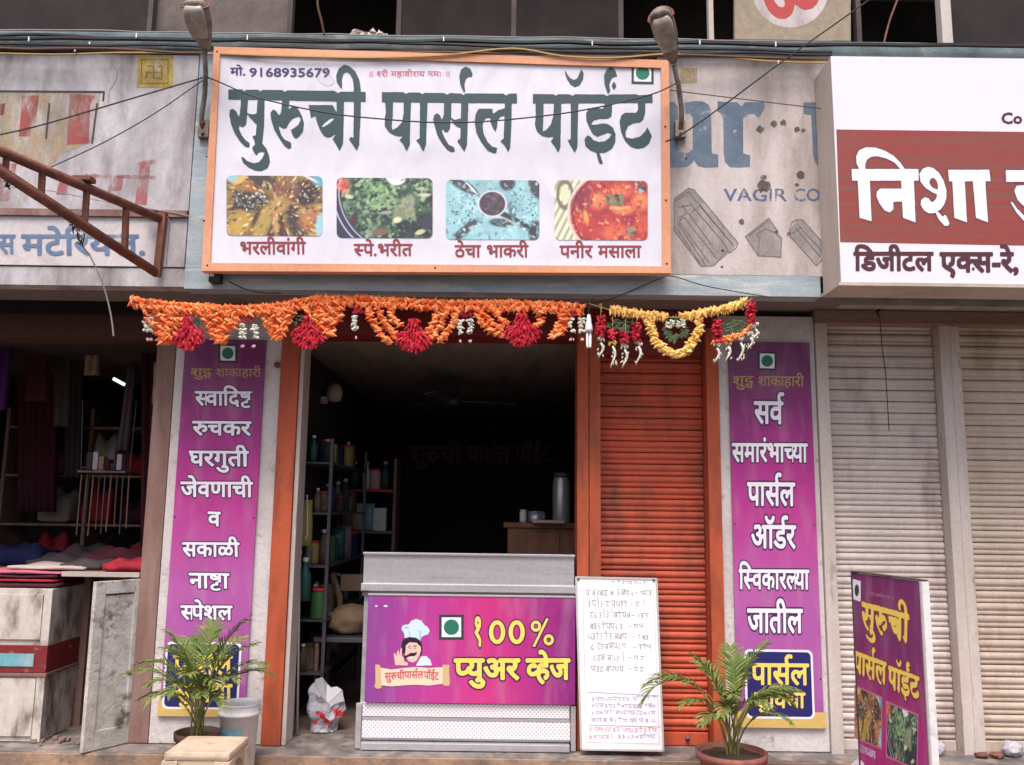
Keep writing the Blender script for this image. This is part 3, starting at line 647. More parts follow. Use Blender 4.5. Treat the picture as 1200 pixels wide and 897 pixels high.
# printed food photographs: a fine grid of print colour on a flat patch
def hexc(h): return np.array([((int(h[i:i+2], 16) / 255 + .055) / 1.055) ** 2.4 if int(h[i:i+2], 16) > 10 else int(h[i:i+2], 16) / 3295 for i in (0, 2, 4)])
def food(kind, x, y):
    """a printed dish built up from many soft dabs; x 0..1.55, y 0..1"""
    rn = np.random.RandomState(40 + kind); C = np.zeros((len(x), 3)) + hexc(('a08a60', '4c6258', 'a5ccd6', 'c25a50')[kind])
    def dab(cx, cy, rx, ry, a, col, al=1., soft=.25):
        dx, dy = x - cx, y - cy; ca, sa = math.cos(a), math.sin(a); d = np.hypot((dx*ca + dy*sa) / rx, (-dx*sa + dy*ca) / ry)
        t = np.clip((1 - d) / soft + .5, 0, 1)[:, None] * al; C[:] = C * (1 - t) + hexc(col) * t
    def many(n, cols, r0, r1, box=(0, 1.55, 0, 1), asp=(1, 2.4), al=(.5, 1), inside=None, ang=None):
        for _ in range(n):
            cx, cy = rn.uniform(box[0], box[1]), rn.uniform(box[2], box[3])
            if inside and not inside(cx, cy): continue
            r = rn.uniform(r0, r1); dab(cx, cy, r * rn.uniform(*asp), r, ang(cx, cy) if ang else rn.uniform(0, 3.14), cols[rn.randint(len(cols))], rn.uniform(*al), .5)
    def ring(cx, cy, rx, ry, w, col, lo=-9, hi=9):
        d = np.abs(np.hypot((x - cx) / rx, (y - cy) / ry) - 1); an = np.arctan2(y - cy, x - cx); t = (np.clip((w - d) / (w * .5), 0, 1) * ((an > lo) & (an < hi)))[:, None]; C[:] = C * (1 - t) + hexc(col) * t
    if kind == 0:
        rad = lambda cx, cy: math.atan2(cy - .48, cx - .82)
        many(160, ['b89a58', 'a07a48', '8c6a4c', 'c8b070', '5a4038'], .03, .07, ang=rad)
        for cx, cy, rx, ry, a, c in ((.55, .95, .32, .14, -.5, '4a4450'), (1.28, .72, .27, .2, -.4, '3e3644'), (.38, .58, .3, .17, .1, '3c3c42'), (1.12, .2, .1, .34, .5, '4c4450'), (.88, .18, .045, .3, .05, '55403c'), (.42, .2, .04, .26, -.5, '5a443c'), (1.0, .45, .22, .08, -.3, '54424e'), (.7, .1, .07, .13, .1, '4a3440')): dab(cx, cy, rx, ry, a, c, .93, .5)
        for cx, cy, rx, ry, a, c in ((.62, .22, .1, .26, -.25, 'b8a868'), (.22, .2, .17, .2, .2, 'c8ac62'), (.8, .22, .05, .2, 0, 'd0a880'), (1.32, .3, .15, .2, -.3, 'c08868'), (.95, .78, .24, .18, 0, '96685a'), (.85, .5, .14, .12, 0, 'c8a870'), (.35, .85, .22, .08, -.6, 'b87850')): dab(cx, cy, rx, ry, a, c, .85, .7)
        many(430, ['ded0a0', 'b89868', '6a4c44', '38303a', 'c8a468', '8a9058', '7a5248', 'e8dcc8'], .007, .021, ang=rad, al=(.35, .85), asp=(1, 3)); many(70, ['e8e4e0', '4a6a6a', '2c2a30', '8a9a9c'], .008, .02, (.1, .62, .42, .74)); many(26, ['e8e4e0', '686078'], .006, .014, (1.05, 1.5, .55, .9))
        for cx, cy, rx, ry, a, c in ((.1, .98, .1, .1, 0, 'a8c8dc'), (1.5, .93, .13, .1, -.4, '6cb4c4'), (1.3, .99, .2, .025, -.5, 'e0d8e0'), (1.52, .15, .08, .22, 0, 'a8d0dc'), (.22, .93, .13, .05, .6, 'd8c080')): dab(cx, cy, rx, ry, a, c, .95, .4)
    elif kind == 1:
        many(120, ['3c504c', '50685c', '38464a', '5c7868'], .04, .09)
        many(640, ['88a890', '5c7c68', '2c3c3e', 'a4bc9c', '44605a', '6c8c74', '34484a', 'b8c8a8'], .010, .032, al=(.45, .95))
        many(80, ['a8c49a', '8cac84'], .012, .03, (.45, .95, .5, .95)); many(70, ['303848', '3a4450'], .02, .04, (1.0, 1.55, .0, .35)); many(40, ['a0a890', '8c947c'], .02, .05, (.95, 1.25, .35, .65))
        for cx, cy, rx, ry, a, c in ((.98, .3, .07, .05, .2, 'd8dcb8'), (1.42, .72, .1, .03, 0, 'd4ccb8'), (1.35, .1, .09, .04, .4, 'ccd0a8'), (.7, .1, .13, .06, .1, '8c7468'), (.8, .42, .1, .03, .1, 'b0a8a0'), (.2, .68, .07, .035, -.2, 'd0d0b0'), (.28, .3, .06, .1, 0, '583c50'), (1.45, .25, .1, .12, 0, '4c4a60')): dab(cx, cy, rx, ry, a, c, .95, .4)
        rr = np.hypot((x - 1.0) / 1.0, (y - .78) / 1.02); C[rr > .93] = hexc('44485e'); ring(1.0, .78, .965, .985, .014, 'b8bccc'); ring(1.0, .78, 1.06, 1.08, .014, 'c0c8dc')
        for k in range(26): dab(rn.uniform(0, .24), rn.uniform(.76, 1), .05, .018, 1.2, ('d87868', 'b85450', 'e09a88')[k % 3], .9, .5)
        dab(.96, 1.04, .17, .16, -.4, 'e4e0f0', 1, .1); ring(1.3, .86, .34, .15, .05, '4c5870', .3, 2.8)
    elif kind == 2:
        many(60, ['9cc4d0', 'b4d8e0', '98bcc8'], .05, .1)
        for cx, cy, rx, ry, a, c in ((.28, .9, .26, .08, -.5, '544a58'), (1.02, .95, .13, .13, .9, '50485a'), (1.5, .9, .12, .22, .3, '584c5c'), (.3, .14, .3, .07, .7, '5a5060'), (1.18, .3, .5, .055, -.5, '3c4450'), (.92, .28, .2, .07, -.1, '544c50'), (1.5, .12, .13, .2, 0, '50465a'), (1.1, .5, .06, .14, .2, '6c7c88'), (.48, .82, .22, .03, -.85, '44485a')): dab(cx, cy, rx, ry, a, c, .95, .35)
        many(330, ['7eacac', 'c0e0e0', '8cb8b8', '5c8890', 'd0eaec', 'a0ccd4', '98c0b0'], .007, .026, al=(.3, .8)); many(46, ['34505a', '2c4048'], .006, .014, (.05, .5, .2, .75)); many(40, ['4c7c80', '3a5c64'], .006, .014, (1.1, 1.5, .3, .9))
        dab(.77, .6, .24, .21 * 1.07, 0, 'dcd8e0', 1, .06); dab(.77, .6, .215, .2, 0, '5c5360', 1, .08); many(80, ['6e6472', '4c4450', '7a7080'], .008, .02, (.6, .94, .44, .76), inside=lambda a, b: math.hypot(a - .77, b - .6) < .17)
        dab(.43, .86, .13, .018, -.85, 'e0e8ec', 1, .3); dab(1.08, .3, .17, .018, -.5, 'b8bcc0', 1, .3); dab(1.3, .18, .022, .022, 0, 'e8f4f4', 1, .3)
    else:
        many(120, ['c0504a', 'b24a54', 'd0685a', 'a84458'], .04, .1)
        for cx, cy, rx, ry, a, c in ((.7, .66, .15, .13, .2, 'e09a70'), (1.12, .84, .18, .12, 0, 'dc7c62'), (1.43, .66, .13, .14, .3, 'e49a70'), (1.0, .14, .24, .12, .1, 'd87c62'), (1.16, .5, .16, .07, .1, 'dc9068'), (.46, .66, .15, .2, 0, '8c3c5a'), (.75, .4, .14, .08, 0, 'b0405a'), (1.24, .34, .15, .08, .1, 'a43c56'), (.52, .38, .04, .12, .2, 'e8b070'), (1.45, .3, .1, .12, 0, 'd06858'), (.4, .22, .12, .1, .4, 'c04858')): dab(cx, cy, rx, ry, a, c, .9, .7)
        many(380, ['e8b080', 'e07860', 'c8504e', 'a43850', 'f0c490', 'd86a5c', 'b84a58', '8c3048'], .008, .026, al=(.3, .75)); many(56, ['5c6c5c', '8a9078', '46504a', 'a09c80'], .012, .03, (.85, 1.15, .6, .76)); many(20, ['64605a', '9a9884'], .012, .026, (1.2, 1.35, .08, .2)); many(16, ['505860', 'b8c4c8'], .012, .03, (1.32, 1.5, .82, .98))
        for k in range(10): dab(.93 + k * .035, .54 + .01 * math.sin(k), .028, .012, 1.2, 'f0c080', .9, .5)
        rr = np.hypot((x - 1.1) / .86, (y - .45) / .74); o = rr > 1; st = np.sin((x * .9 - y * .45) * 62) > .1; C[o & st] = hexc('b4b898'); C[o & ~st] = hexc('e4e2d0'); ring(1.1, .45, .86, .74, .035, 'd8b0a8'); ring(1.1, .45, .80, .69, .014, '6a3448')
        ring(.17, .76, .12, .22, .26, '8c8478'); dab(.17, .76, .075, .15, .1, 'd8dcc0', 1, .3)
        C[(rr < 1.04) & (rr > 1)] = hexc('e0d0cc')
    g = rn.uniform(-.06, .06, len(x))[:, None]
    return np.clip(C * (1 + g), 0, 1)
def food_print(sheet, parent, quad, kind, z, res=150, name='food_print'):
    """quad: px corners tl, tr, br, bl"""
    q = [Vector(sheet.P(*p)) for p in quad]; nx = res; ny = int(res * .64); rad = .09
    vs = []; uv = []
    for j in range(ny + 1):
        for i in range(nx + 1):
            a, b = i / nx, j / ny
            # pull the grid's rim to rounded corners
            X, Y = a * 1.55, b
            cx = min(max(X, rad), 1.55 - rad); cy = min(max(Y, rad), 1 - rad); d = math.hypot(X - cx, Y - cy)
            if d > rad: X = cx + (X - cx) * rad / d; Y = cy + (Y - cy) * rad / d
            a2, b2 = X / 1.55, Y
            p = (q[3] * (1-a2) + q[2] * a2) * (1-b2) + (q[0] * (1-a2) + q[1] * a2) * b2
            vs.append((p.x, p.y, z)); uv.append((X, Y))
    fs = [(j*(nx+1)+i, j*(nx+1)+i+1, (j+1)*(nx+1)+i+1, (j+1)*(nx+1)+i) for j in range(ny) for i in range(nx)]
    o = MB().add(vs, fs).build(name, M['photo_print'], parent)
    uv = np.array(uv); c = food(kind, uv[:, 0], uv[:, 1]); at_ = o.data.color_attributes.new('Col', 'FLOAT_COLOR', 'POINT')
    at_.data.foreach_set('color', np.concatenate([c, np.ones((len(c), 1))], 1).astype(np.float32).ravel())
    return o
for k, (a, b, c, d) in enumerate(((265.5, 206, 378, 276.5), (394.5, 208.5, 507, 279), (522.5, 211, 632, 281), (650, 211.5, 759, 281.5))):
    food_print(MS, sg, [(a, b), (c, b + .8), (c, d + .5), (a, d)], k, Z + .001)

# ---------------------------------------------------------------- clinic sign box
Y2 = -.72
CS = wall_sheet(987, 332, Y2)
cb = CS.root('clinic_sign', label='white light box sign with a red band and large white lettering', cat='signboard')
bl, tl = CS.P(986, 332), CS.P(973.5, 66)
w = 2.3
xl = (bl[0] + tl[0]) / 2; y0 = bl[1]; y1 = tl[1]
body = MB(); body.box(xl, xl + w, y0, y1, -.25, -.004); body.build('sign_case', M['edge_tan'], cb)
tilt = (tl[0] - bl[0])
MB().prism([(bl[0], y0), (bl[0] + w, y0), (bl[0] + w, y1), (tl[0], y1)], -.0035, 0).build('face', mat('clinic_white', (.7, .68, .75), .35, fine=.01), cb)
MB().flat([[CS.P(980, 152), (bl[0] + w, CS.P(980, 152)[1]), (bl[0] + w, CS.P(984, 287)[1]), CS.P(984.5, 284)]], .002).build('red_band', M['clinic_red'], cb)
mb = MB(); mb.box(xl - .012, xl + w, y0 - .012, y0 + .006, -.25, .004); mb.build('bottom_trim', M['edge_tan'], cb)
G, H = (985, 160, 7.475), (1080, 160, 7.475)
gp = [[(95, 288), (680, 288), (682, 390), (100, 390)], [(150, 385), (255, 385), (270, 745), (165, 715)],
      [(165, 292), (140, 240), (135, 180), (160, 125), (220, 98), (300, 100), (380, 125), (460, 170), (520, 230), (562, 290), (525, 290), (470, 230), (400, 195), (320, 175), (270, 180), (230, 205), (215, 245), (215, 292)],
      [(530, 385), (640, 385), (655, 755), (545, 715)], [(345, 460), (538, 460), (548, 572), (460, 575), (462, 640), (430, 668), (385, 650), (340, 590), (312, 525), (318, 485)],
      [[(690, 330), (720, 285), (765, 268), (810, 280), (860, 320), (900, 390), (925, 470), (925, 540), (905, 600), (870, 645), (820, 675), (770, 675), (730, 650), (700, 600), (705, 560), (735, 535), (770, 545), (790, 575), (810, 575), (835, 550), (845, 510), (800, 490), (740, 450), (700, 400)], [(775, 400), (790, 370), (815, 365), (840, 390), (852, 430), (850, 470), (810, 455), (785, 430)]]]
hp = [[(120, 668), (145, 662), (175, 700), (190, 705), (200, 685), (215, 700), (243, 765), (230, 785), (200, 785), (150, 730)],
      [(230, 295), (590, 295), (602, 395), (240, 395)], [(268, 390), (375, 390), (395, 755), (285, 715)], [(447, 390), (555, 390), (580, 755), (475, 715)],
      [(735, 298), (1300, 298), (1305, 400), (740, 400)], [(810, 480), (830, 435), (880, 430), (1010, 425), (1010, 398), (1060, 398), (1060, 470), (960, 478), (900, 500), (895, 530), (920, 555), (990, 560), (1040, 590), (1060, 640), (960, 625), (890, 610), (840, 560)], [(775, 575), (795, 580), (830, 630), (897, 700), (960, 700), (1040, 640), (1060, 640), (1040, 730), (970, 775), (897, 745), (830, 670)]]
def offs(q, dx, dy): return [offs(h, dx, dy) for h in q] if isinstance(q[0][0], (list, tuple)) else [(x + dx, y + dy) for x, y in q]
def grow(q, g):
    if isinstance(q[0][0], (list, tuple)): return [grow(q[0], g)]
    c = [(Vector(q[i-1]), Vector(q[i]), Vector(q[(i+1) % len(q)])) for i in range(len(q))]; ar = sum(a.x*b.y - b.x*a.y for a, b, _ in [(Vector(q[i-1]), Vector(q[i]), 0) for i in range(len(q))])
    s = 1 if ar > 0 else -1; out = []
    for a, b, d in c:
        n = Vector(((b-a).y, -(b-a).x)).normalized() + Vector(((d-b).y, -(d-b).x)).normalized()
        out.append(tuple(b + (n.normalized() if n.length > 0 else n) * g * s))
    return out
for gg_, ps in ((G, gp), (H, hp)):
    tr(*gg_, *ps, z=.0035, m=M['clinic_shadow'], parent=cb, sheet=CS, name='lettering_outline', g=.008)
    tr(*gg_, *ps, z=.006, m=M['letter_white'], parent=cb, sheet=CS)
write(CS, cb, 'Co', (1173, 132, 1198, 145), .003, M['clinic_text'], bold=.035, head=.72)
write(CS, cb, 'डिजीटल', (1001, 296.5, 1093, 317), .003, M['clinic_text'], bold=.045)
write(CS, cb, 'एक~स-रे,', (1102, 297, 1194, 318.5), .003, M['clinic_text'], bold=.045)

# ---------------------------------------------------------------- pillar banners
BANM = gradmat('banner_print_shade', [(0, (.34, .085, .33)), (.25, (.40, .09, .34)), (.5, (.44, .04, .26)), (.68, (.34, .018, .21)), (.85, (.21, .01, .14)), (1, (.14, .008, .10))], 'Y', .2, 2.0)  # print gradient; its dark top also has the overhang's shade painted in
def banner(px, py, x0, x1, ztop, zbot, name, label, lines, small, plate, mk, skew):
    s = Sheet((x0, -.02, zbot), (1, 0, 0), (0, 0, 1)); r = s.root(name, label=label, cat='banner')
    W_, H_ = x1 - x0, ztop - zbot
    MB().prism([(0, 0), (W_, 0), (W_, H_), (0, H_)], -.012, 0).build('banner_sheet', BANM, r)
    veg_mark(s, r, *mk, .002, .5)
    write(s, r, 'शुद~ध', (small[0], small[1], small[0] + 25, small[3]), .002, M['letter_gold'], bold=.02, skew=.5) if 0 else write(s, r, 'शु$', (small[0], small[1], small[0] + 26, small[3]), .002, M['letter_gold'], bold=.02, skew=.4)
    write(s, r, 'शाकाहारी', (small[0] + 30, small[1] + .4, small[2], small[3] + .4), .002, M['letter_gold'], bold=.02, skew=.5)
    for t, a, b, c, d in lines: write(s, r, t, (a, b, c, d), .004, M['letter_white'], bold=.028, outline=M['outline_dark'], ow=.05, skew=.5)
    # tan foot with a navy plate
    tx0, tx1, tz = plate['ext']; MB().prism([(tx0, -tz), (W_ + tx1, -tz), (W_ + tx1, -tz + .085), (tx0, -tz + .085)], -.014, .001).build('tan_strip', M['print_tan'], r)
    q = plate['box']; c0 = s.P(q[0], q[1]); c1 = s.P(q[2], q[3])
    MB().prism(rrect(c0[0], c1[1], c1[0], c0[1], .03), -.012, .003).build('plate_border', M['letter_white'], r)
    MB().flat([rrect(c0[0] + .012, c1[1] + .012, c1[0] - .012, c0[1] - .012, .024)], .005).build('plate_ground', M['navy'], r)
    for t, a, b, c, d in plate['txt']: write(s, r, t, (a, b, c, d), .008, M['letter_yellow'], bold=.03, skew=.5)
    mb = MB()
    for zz in (.1, .5, .92):
        for xx in (.012, W_ - .012): mb.add([(xx + .005*math.cos(a*1.05), H_*zz + .005*math.sin(a*1.05), .002) for a in range(6)], [tuple(range(6))])
    mb.build('nail', M['cable_black'], r)
    return r
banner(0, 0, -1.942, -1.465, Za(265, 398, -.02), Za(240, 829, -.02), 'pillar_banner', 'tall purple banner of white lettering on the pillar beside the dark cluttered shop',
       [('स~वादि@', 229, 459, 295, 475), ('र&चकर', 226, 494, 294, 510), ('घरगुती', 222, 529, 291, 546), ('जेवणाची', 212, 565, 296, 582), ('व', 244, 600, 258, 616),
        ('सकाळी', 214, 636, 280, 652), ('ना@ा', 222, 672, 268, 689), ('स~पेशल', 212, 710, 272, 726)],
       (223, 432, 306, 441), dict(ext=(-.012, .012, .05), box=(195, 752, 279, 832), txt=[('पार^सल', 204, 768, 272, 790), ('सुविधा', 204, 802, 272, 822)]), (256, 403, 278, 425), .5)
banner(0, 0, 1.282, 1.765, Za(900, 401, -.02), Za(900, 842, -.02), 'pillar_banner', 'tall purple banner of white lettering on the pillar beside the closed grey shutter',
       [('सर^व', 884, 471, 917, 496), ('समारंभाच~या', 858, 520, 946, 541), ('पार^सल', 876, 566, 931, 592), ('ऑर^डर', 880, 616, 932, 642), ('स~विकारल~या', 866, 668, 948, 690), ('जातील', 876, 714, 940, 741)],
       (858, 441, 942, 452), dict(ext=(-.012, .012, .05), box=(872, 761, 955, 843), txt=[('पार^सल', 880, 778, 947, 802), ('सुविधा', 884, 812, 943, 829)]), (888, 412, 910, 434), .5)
# ================================================================ SHUTTERS
def slat_mesh(name, w, p, m):
    """one curved roller slat, w long and p high, hooked at both edges"""
    prof = [(.004, .0), (-.005, .001), (-.0095, p * .06), (-.0115, p * .16), (-.0105, p * .27), (-.006, p * .345), (-.0055, p * .37), (-.0115, p * .43), (-.0165, p * .54), (-.018, p * .66), (-.0165, p * .79), (-.011, p * .9), (-.003, p * .965), (.004, p * .97)]
    n = len(prof); vs = [(x, y, z) for x in (0, w) for y, z in prof]
    fs = [(i, n + i, n + i + 1, i + 1) for i in range(n - 1)]
    me = bpy.data.meshes.new(name); me.from_pydata(vs, [], fs); me.materials.append(m); me.polygons.foreach_set('use_smooth', [True] * len(fs)); me.update()
    return me
def shutter(name, label, x0, x1, y, z0, z1, p, m, barm, seed):
    t = empty(name, (x0, y, z0), label, 'roller shutter'); rnd = random.Random(seed)
    me = slat_mesh('slat', x1 - x0, p, m)
    z = .075
    while z < z1 - z0 - p * .3:
        o = link('slat', me, t, (0, rnd.uniform(-.0012, .0012), z)); o.rotation_euler = (rnd.uniform(-.07, .07), rnd.uniform(-.0006, .0006), 0); z += p
    MB().box(0, x1 - x0, -.022, .0, 0, .07, bev=.004).build('bottom_rail', barm, t)
    return t
so_ = shutter('roller_shutter', 'closed orange roller shutter behind the white menu board', .525, 1.145, .12, .0, 2.36, .069, M['shutter_orange'], M['shutter_orange'], 1)
for x in (.1, .5): MB().tube([(x, -.024, .04), (x, -.04, .04)], .012, 8).build('rivet', M['steel_dark'], so_)
MB().box(.26, .36, -.03, -.022, .01, .05).build('lock_plate', M['hood_red'], so_)
s2 = shutter('roller_shutter', 'closed pale pinkish grey roller shutter behind the standing sign', 1.875, 2.546, .1, -.02, 2.46, .069, M['shutter_grey'], M['shutter_grey'], 2)
s3 = shutter('roller_shutter', 'closed stained tan roller shutter beyond the double grey post', 2.677, 3.9, .1, -.02, 2.46, .069, M['shutter_tan'], M['shutter_tan'], 5)
# guide posts and hood belong to the shutter frames
def frame(name, label, parts, m):
    t = empty(name, (parts[0][1], 0, 0), label, 'shutter frame')
    for nm, x0, x1, y0, y1, z0, z1 in parts:
        MB().box(x0 - parts[0][1], x1 - parts[0][1], y0, y1, z0, z1, bev=.003).build(nm, m if nm != 'hood' else M['hood_red'], t)
    return t
zt = 2.40
frame('shutter_frame', 'orange steel frame with red hood around the open parcel shop', [
    ('guide_post', -1.370, -1.262, -.02, .14, 0, zt), ('guide_post', .385, .452, -.03, .16, 0, zt), ('guide_post', .456, .522, -.024, .16, 0, zt),
    ('guide_post', 1.148, 1.222, -.02, .16, 0, zt), ('hood', -1.5, 1.224, .02, .27, 2.345, 2.515), ('hood', .524, 1.146, .05, .1, 2.24, 2.343)], M['orange'])
MB().box(-1.259, -1.236, .0, .16, 0, 2.34).build('door_jamb', M['post_grey'], B)
frame('shutter_frame', 'pale grey shutter post between the purple banner and the grey shutter', [('guide_post', 1.803, 1.872, -.02, .16, -.01, Za(1050, 379, -.03) - .002)], M['post_grey'])
frame('shutter_frame', 'double grey shutter post standing between the two closed shutters', [('guide_post', 2.550, 2.610, .0, .16, -.01, Za(1050, 379, -.03) - .002), ('guide_post', 2.614, 2.674, .008, .16, -.01, Za(1050, 379, -.03) - .002)], M['post_grey'])
bp('shutter_rear_wall', M['void'], 1.81, 5, .2, .24, 0, 2.5)
bp('shutter_rear_wall', M['void'], .53, 1.22, .2, .24, 0, 2.5)
# hook and hanging wire by the grey shutter
hk = empty('hanging_hook', at(1030, 352, -.12), 'dark twisted hook with a thin wire hanging before the grey shutter', 'hook')
P0 = at(1030, 352, -.12)
def loc(px, py, Y, o=P0): return at(px, py, Y) - o
MB().tube([loc(1020, 356, -.12), loc(1024, 350, -.12), loc(1030, 352, -.12), loc(1031, 362, -.12), loc(1028, 366, -.12), loc(1031, 372, -.12)], [.004, .007, .008, .01, .008, .004], 6).build('hook', M['cable_black'], hk)
MB().tube([loc(1031, 372, -.12), loc(1033, 400, -.1), loc(1038, 440, -.1), loc(1042, 505, -.1)], .0028, 5).build('wire', M['cable_black'], hk)

# ================================================================ COUNTER
cx0, cx1 = -.835, .372; cyf = -.05
ct = empty('food_counter', ((cx0 + cx1) / 2, .2, 0), 'steel food counter wrapped with a purple printed panel in the shop doorway', 'counter')
ox, oy = (cx0 + cx1) / 2, .2
def cbx(n, m, x0, x1, y0, y1, z0, z1, bev=.003): return MB().box(x0 - ox, x1 - ox, y0 - oy, y1 - oy, z0, z1, bev=bev).build(n, m, ct)
zc = lambda py: Za(550, py, cyf)
ztop = zc(650)
cbx('body', M['steel'], cx0 + .012, cx1 - .012, cyf + .02, .5, .04, zc(700))
cbx('splash_guard', M['steel'], cx0 + .004, cx1 - .004, cyf + .01, cyf + .03, zc(700), ztop)
cbx('guard_side', M['steel'], cx0 + .004, cx0 + .016, cyf + .03, .45, zc(690), ztop - .02)
cbx('guard_side', M['steel'], cx1 - .016, cx1 - .004, cyf + .03, .45, zc(690), ztop - .02)
cbx('top_edge', M['steel'], cx0, cx1, cyf - .004, cyf + .032, ztop - .008, ztop + .006)
cbx('rim', M['steel'], cx0 - .004, cx1 + .002, cyf - .012, cyf + .008, zc(694), zc(685), bev=.005)
cbx('rim_shadow_gap', M['steel_dark'], cx0 + .004, cx1 - .004, cyf - .002, cyf + .008, zc(700), zc(694.5), bev=0)
M['counter_print'] = gradmat('counter_print', [(0, (.19, .045, .26)), (.28, (.40, .035, .27)), (.55, (.52, .03, .20)), (.8, (.32, .018, .2)), (1, (.15, .012, .15))], 'X', -.05, 1.25)
ps = Sheet(at(427, 823, cyf - .022), (1, 0, 0), (0, 0, 1))
pr = MB(); W_, H_ = ps.P(674, 823)[0], ps.P(550, 699)[1]
pe = pr.prism([(0, 0), (W_, 0), (W_, H_), (0, H_)], -.018, 0).build('printed_panel', M['counter_print'], None)
pe.parent = ct; mm = Matrix((ps.U, ps.V, ps.N)).transposed().to_4x4(); mm.translation = ps.O - Vector((ox, oy, 0)); pe.matrix_local = mm
MB().box(0, W_, H_, H_ + .008, -.02, .004).build('panel_edge', M['aluminium'], pe)
veg_mark(ps, pe, 514.5, 720.5, 543.5, 750, .002)
for t_, b_ in (('१००%', (554, 727, 651, 755)), ('प~युअर', (533, 773, 608, 796)), ('व~हेज', (617, 773, 667, 796))):
    if '%' in t_:
        write(ps, pe, '१', (554, 724, 566, 754), .004, M['letter_yellow'], bold=.03, outline=M['outline_dark'], ow=.05)
        for q0, q1 in ((573, 592), (596, 615)):
            for g_, zz, mm_ in ((1.6, .003, M['outline_dark']), (0, .0045, M['letter_yellow'])):
                MB().flat([disc(ps, (q0+q1)/2, 741, (q1-q0)/2 + g_, 14 + g_), disc(ps, (q0+q1)/2, 741, (q1-q0)/2 - 5 - g_*.8, 9 - g_*.8)], zz).build('lettering' if not g_ else 'lettering_outline', mm_, pe)
        for g_, zz, mm_ in ((1.6, .003, M['outline_dark']), (0, .0045, M['letter_yellow'])):
            mb = MB()
            for cx_, cy_ in ((628, 734), (643, 750)): mb.flat([disc(ps, cx_, cy_, 6 + g_, 6.5 + g_), disc(ps, cx_, cy_, 2.8 - g_*.5, 3 - g_*.5)], zz)
            mb.flat([ps.poly([(624 - g_, 758 + g_), (627 + g_, 758 + g_), (643 + g_, 725 - g_), (640 - g_, 725 - g_)])], zz + .0004)
            mb.build('lettering' if not g_ else 'lettering_outline', mm_, pe)
    else: write(ps, pe, t_, b_, .004, M['letter_yellow'], bold=.04, outline=M['outline_dark'], ow=.05)
# chef emblem with scroll
cp = lambda *p: ps.poly(list(p), 430, 700, 6.9)
EM = dict(hat=mat('print_hat', (.55, .68, .82), .5, fine=0), hat2=mat('print_hat_shade', (.36, .5, .68), .5, fine=0), skin=mat('print_skin', (.72, .47, .4), .5, fine=0), hair=mat('print_hair', (.02, .012, .03), .5, fine=0),
          scroll=mat('print_scroll', (.75, .58, .45), .5, fine=0), roll=mat('print_roll', (.55, .4, .22), .5, fine=0))
def em(m, z, *polys):
    mb = MB(); [mb.flat([cp(*q)], z + .0002 * i) for i, q in enumerate(polys)]; return mb.build('emblem_print', m, pe)
em(EM['hat'], .003, [(305, 330), (300, 290), (280, 260), (285, 235), (310, 222), (335, 222), (360, 190), (400, 176), (440, 190), (462, 222), (490, 240), (508, 270), (495, 300), (465, 310), (440, 325), (432, 352), (400, 330), (350, 325)])
em(EM['hat2'], .0036, [(345, 270), (350, 325), (342, 325), (335, 275)], [(400, 262), (440, 275), (432, 350), (420, 345), (424, 285)], [(305, 240), (335, 232), (340, 250), (310, 262)])
em(EM['hair'], .004, [(283, 440), (280, 380), (292, 345), (340, 322), (400, 328), (440, 365), (450, 420), (440, 470), (420, 470), (420, 400), (330, 380), (310, 440), (295, 460)])
em(EM['skin'], .0046, [(315, 390), (345, 365), (400, 368), (428, 395), (436, 400), (438, 430), (425, 470), (400, 515), (370, 530), (335, 515), (310, 470)])
em(EM['hat'], .0042, [(400, 545), (440, 480), (480, 475), (515, 510), (525, 552), (400, 555)])
em(EM['skin'], .0050, [(230, 550), (222, 500), (218, 460), (228, 450), (240, 480), (245, 440), (255, 425), (262, 470), (275, 410), (285, 415), (280, 475), (300, 490), (300, 520), (330, 530), (330, 552)])
em(EM['hair'], .0054, [(300, 478), (330, 465), (352, 450), (385, 450), (405, 440), (400, 465), (380, 478), (350, 478), (330, 485), (300, 500)], [(332, 402), (350, 392), (362, 400), (350, 398), (336, 408)], [(375, 396), (395, 388), (408, 400), (392, 396), (378, 404)], [(345, 415), (360, 410), (358, 420)], [(378, 412), (396, 406), (392, 418)])
em(EM['hat'], .0058, [(345, 482), (385, 476), (370, 490), (350, 490)])
em(EM['scroll'], .0062, [(110, 570), (200, 585), (300, 572), (400, 565), (500, 572), (615, 566), (612, 700), (500, 715), (400, 708), (300, 712), (200, 722), (118, 712)])
em(EM['roll'], .0070, [(68, 545), (105, 545), (115, 600), (118, 735), (85, 742), (60, 725), (70, 690)], [(612, 545), (668, 548), (664, 600), (672, 700), (660, 720), (615, 712)])
M['scroll_ink'] = mat('scroll_ink', (.5, .08, .12), .5, fine=0)
write(ps, pe, 'सुर&ची', (451, 789, 474, 797), .0068, M['scroll_ink'], bold=.03, skew=-1); write(ps, pe, 'पार^सल', (474, 787, 496, 795), .0068, M['scroll_ink'], bold=.03); write(ps, pe, 'पॉईंट', (497, 787, 514, 795.5), .0068, M['scroll_ink'], bold=.03, skew=1.5)
mb = MB(); [mb.flat([disc(ps, x, 710.5, 1.4, 1.2, 8)], .002) for x in (441, 451, 453)]; mb.build('rivet', M['letter_white'], pe)
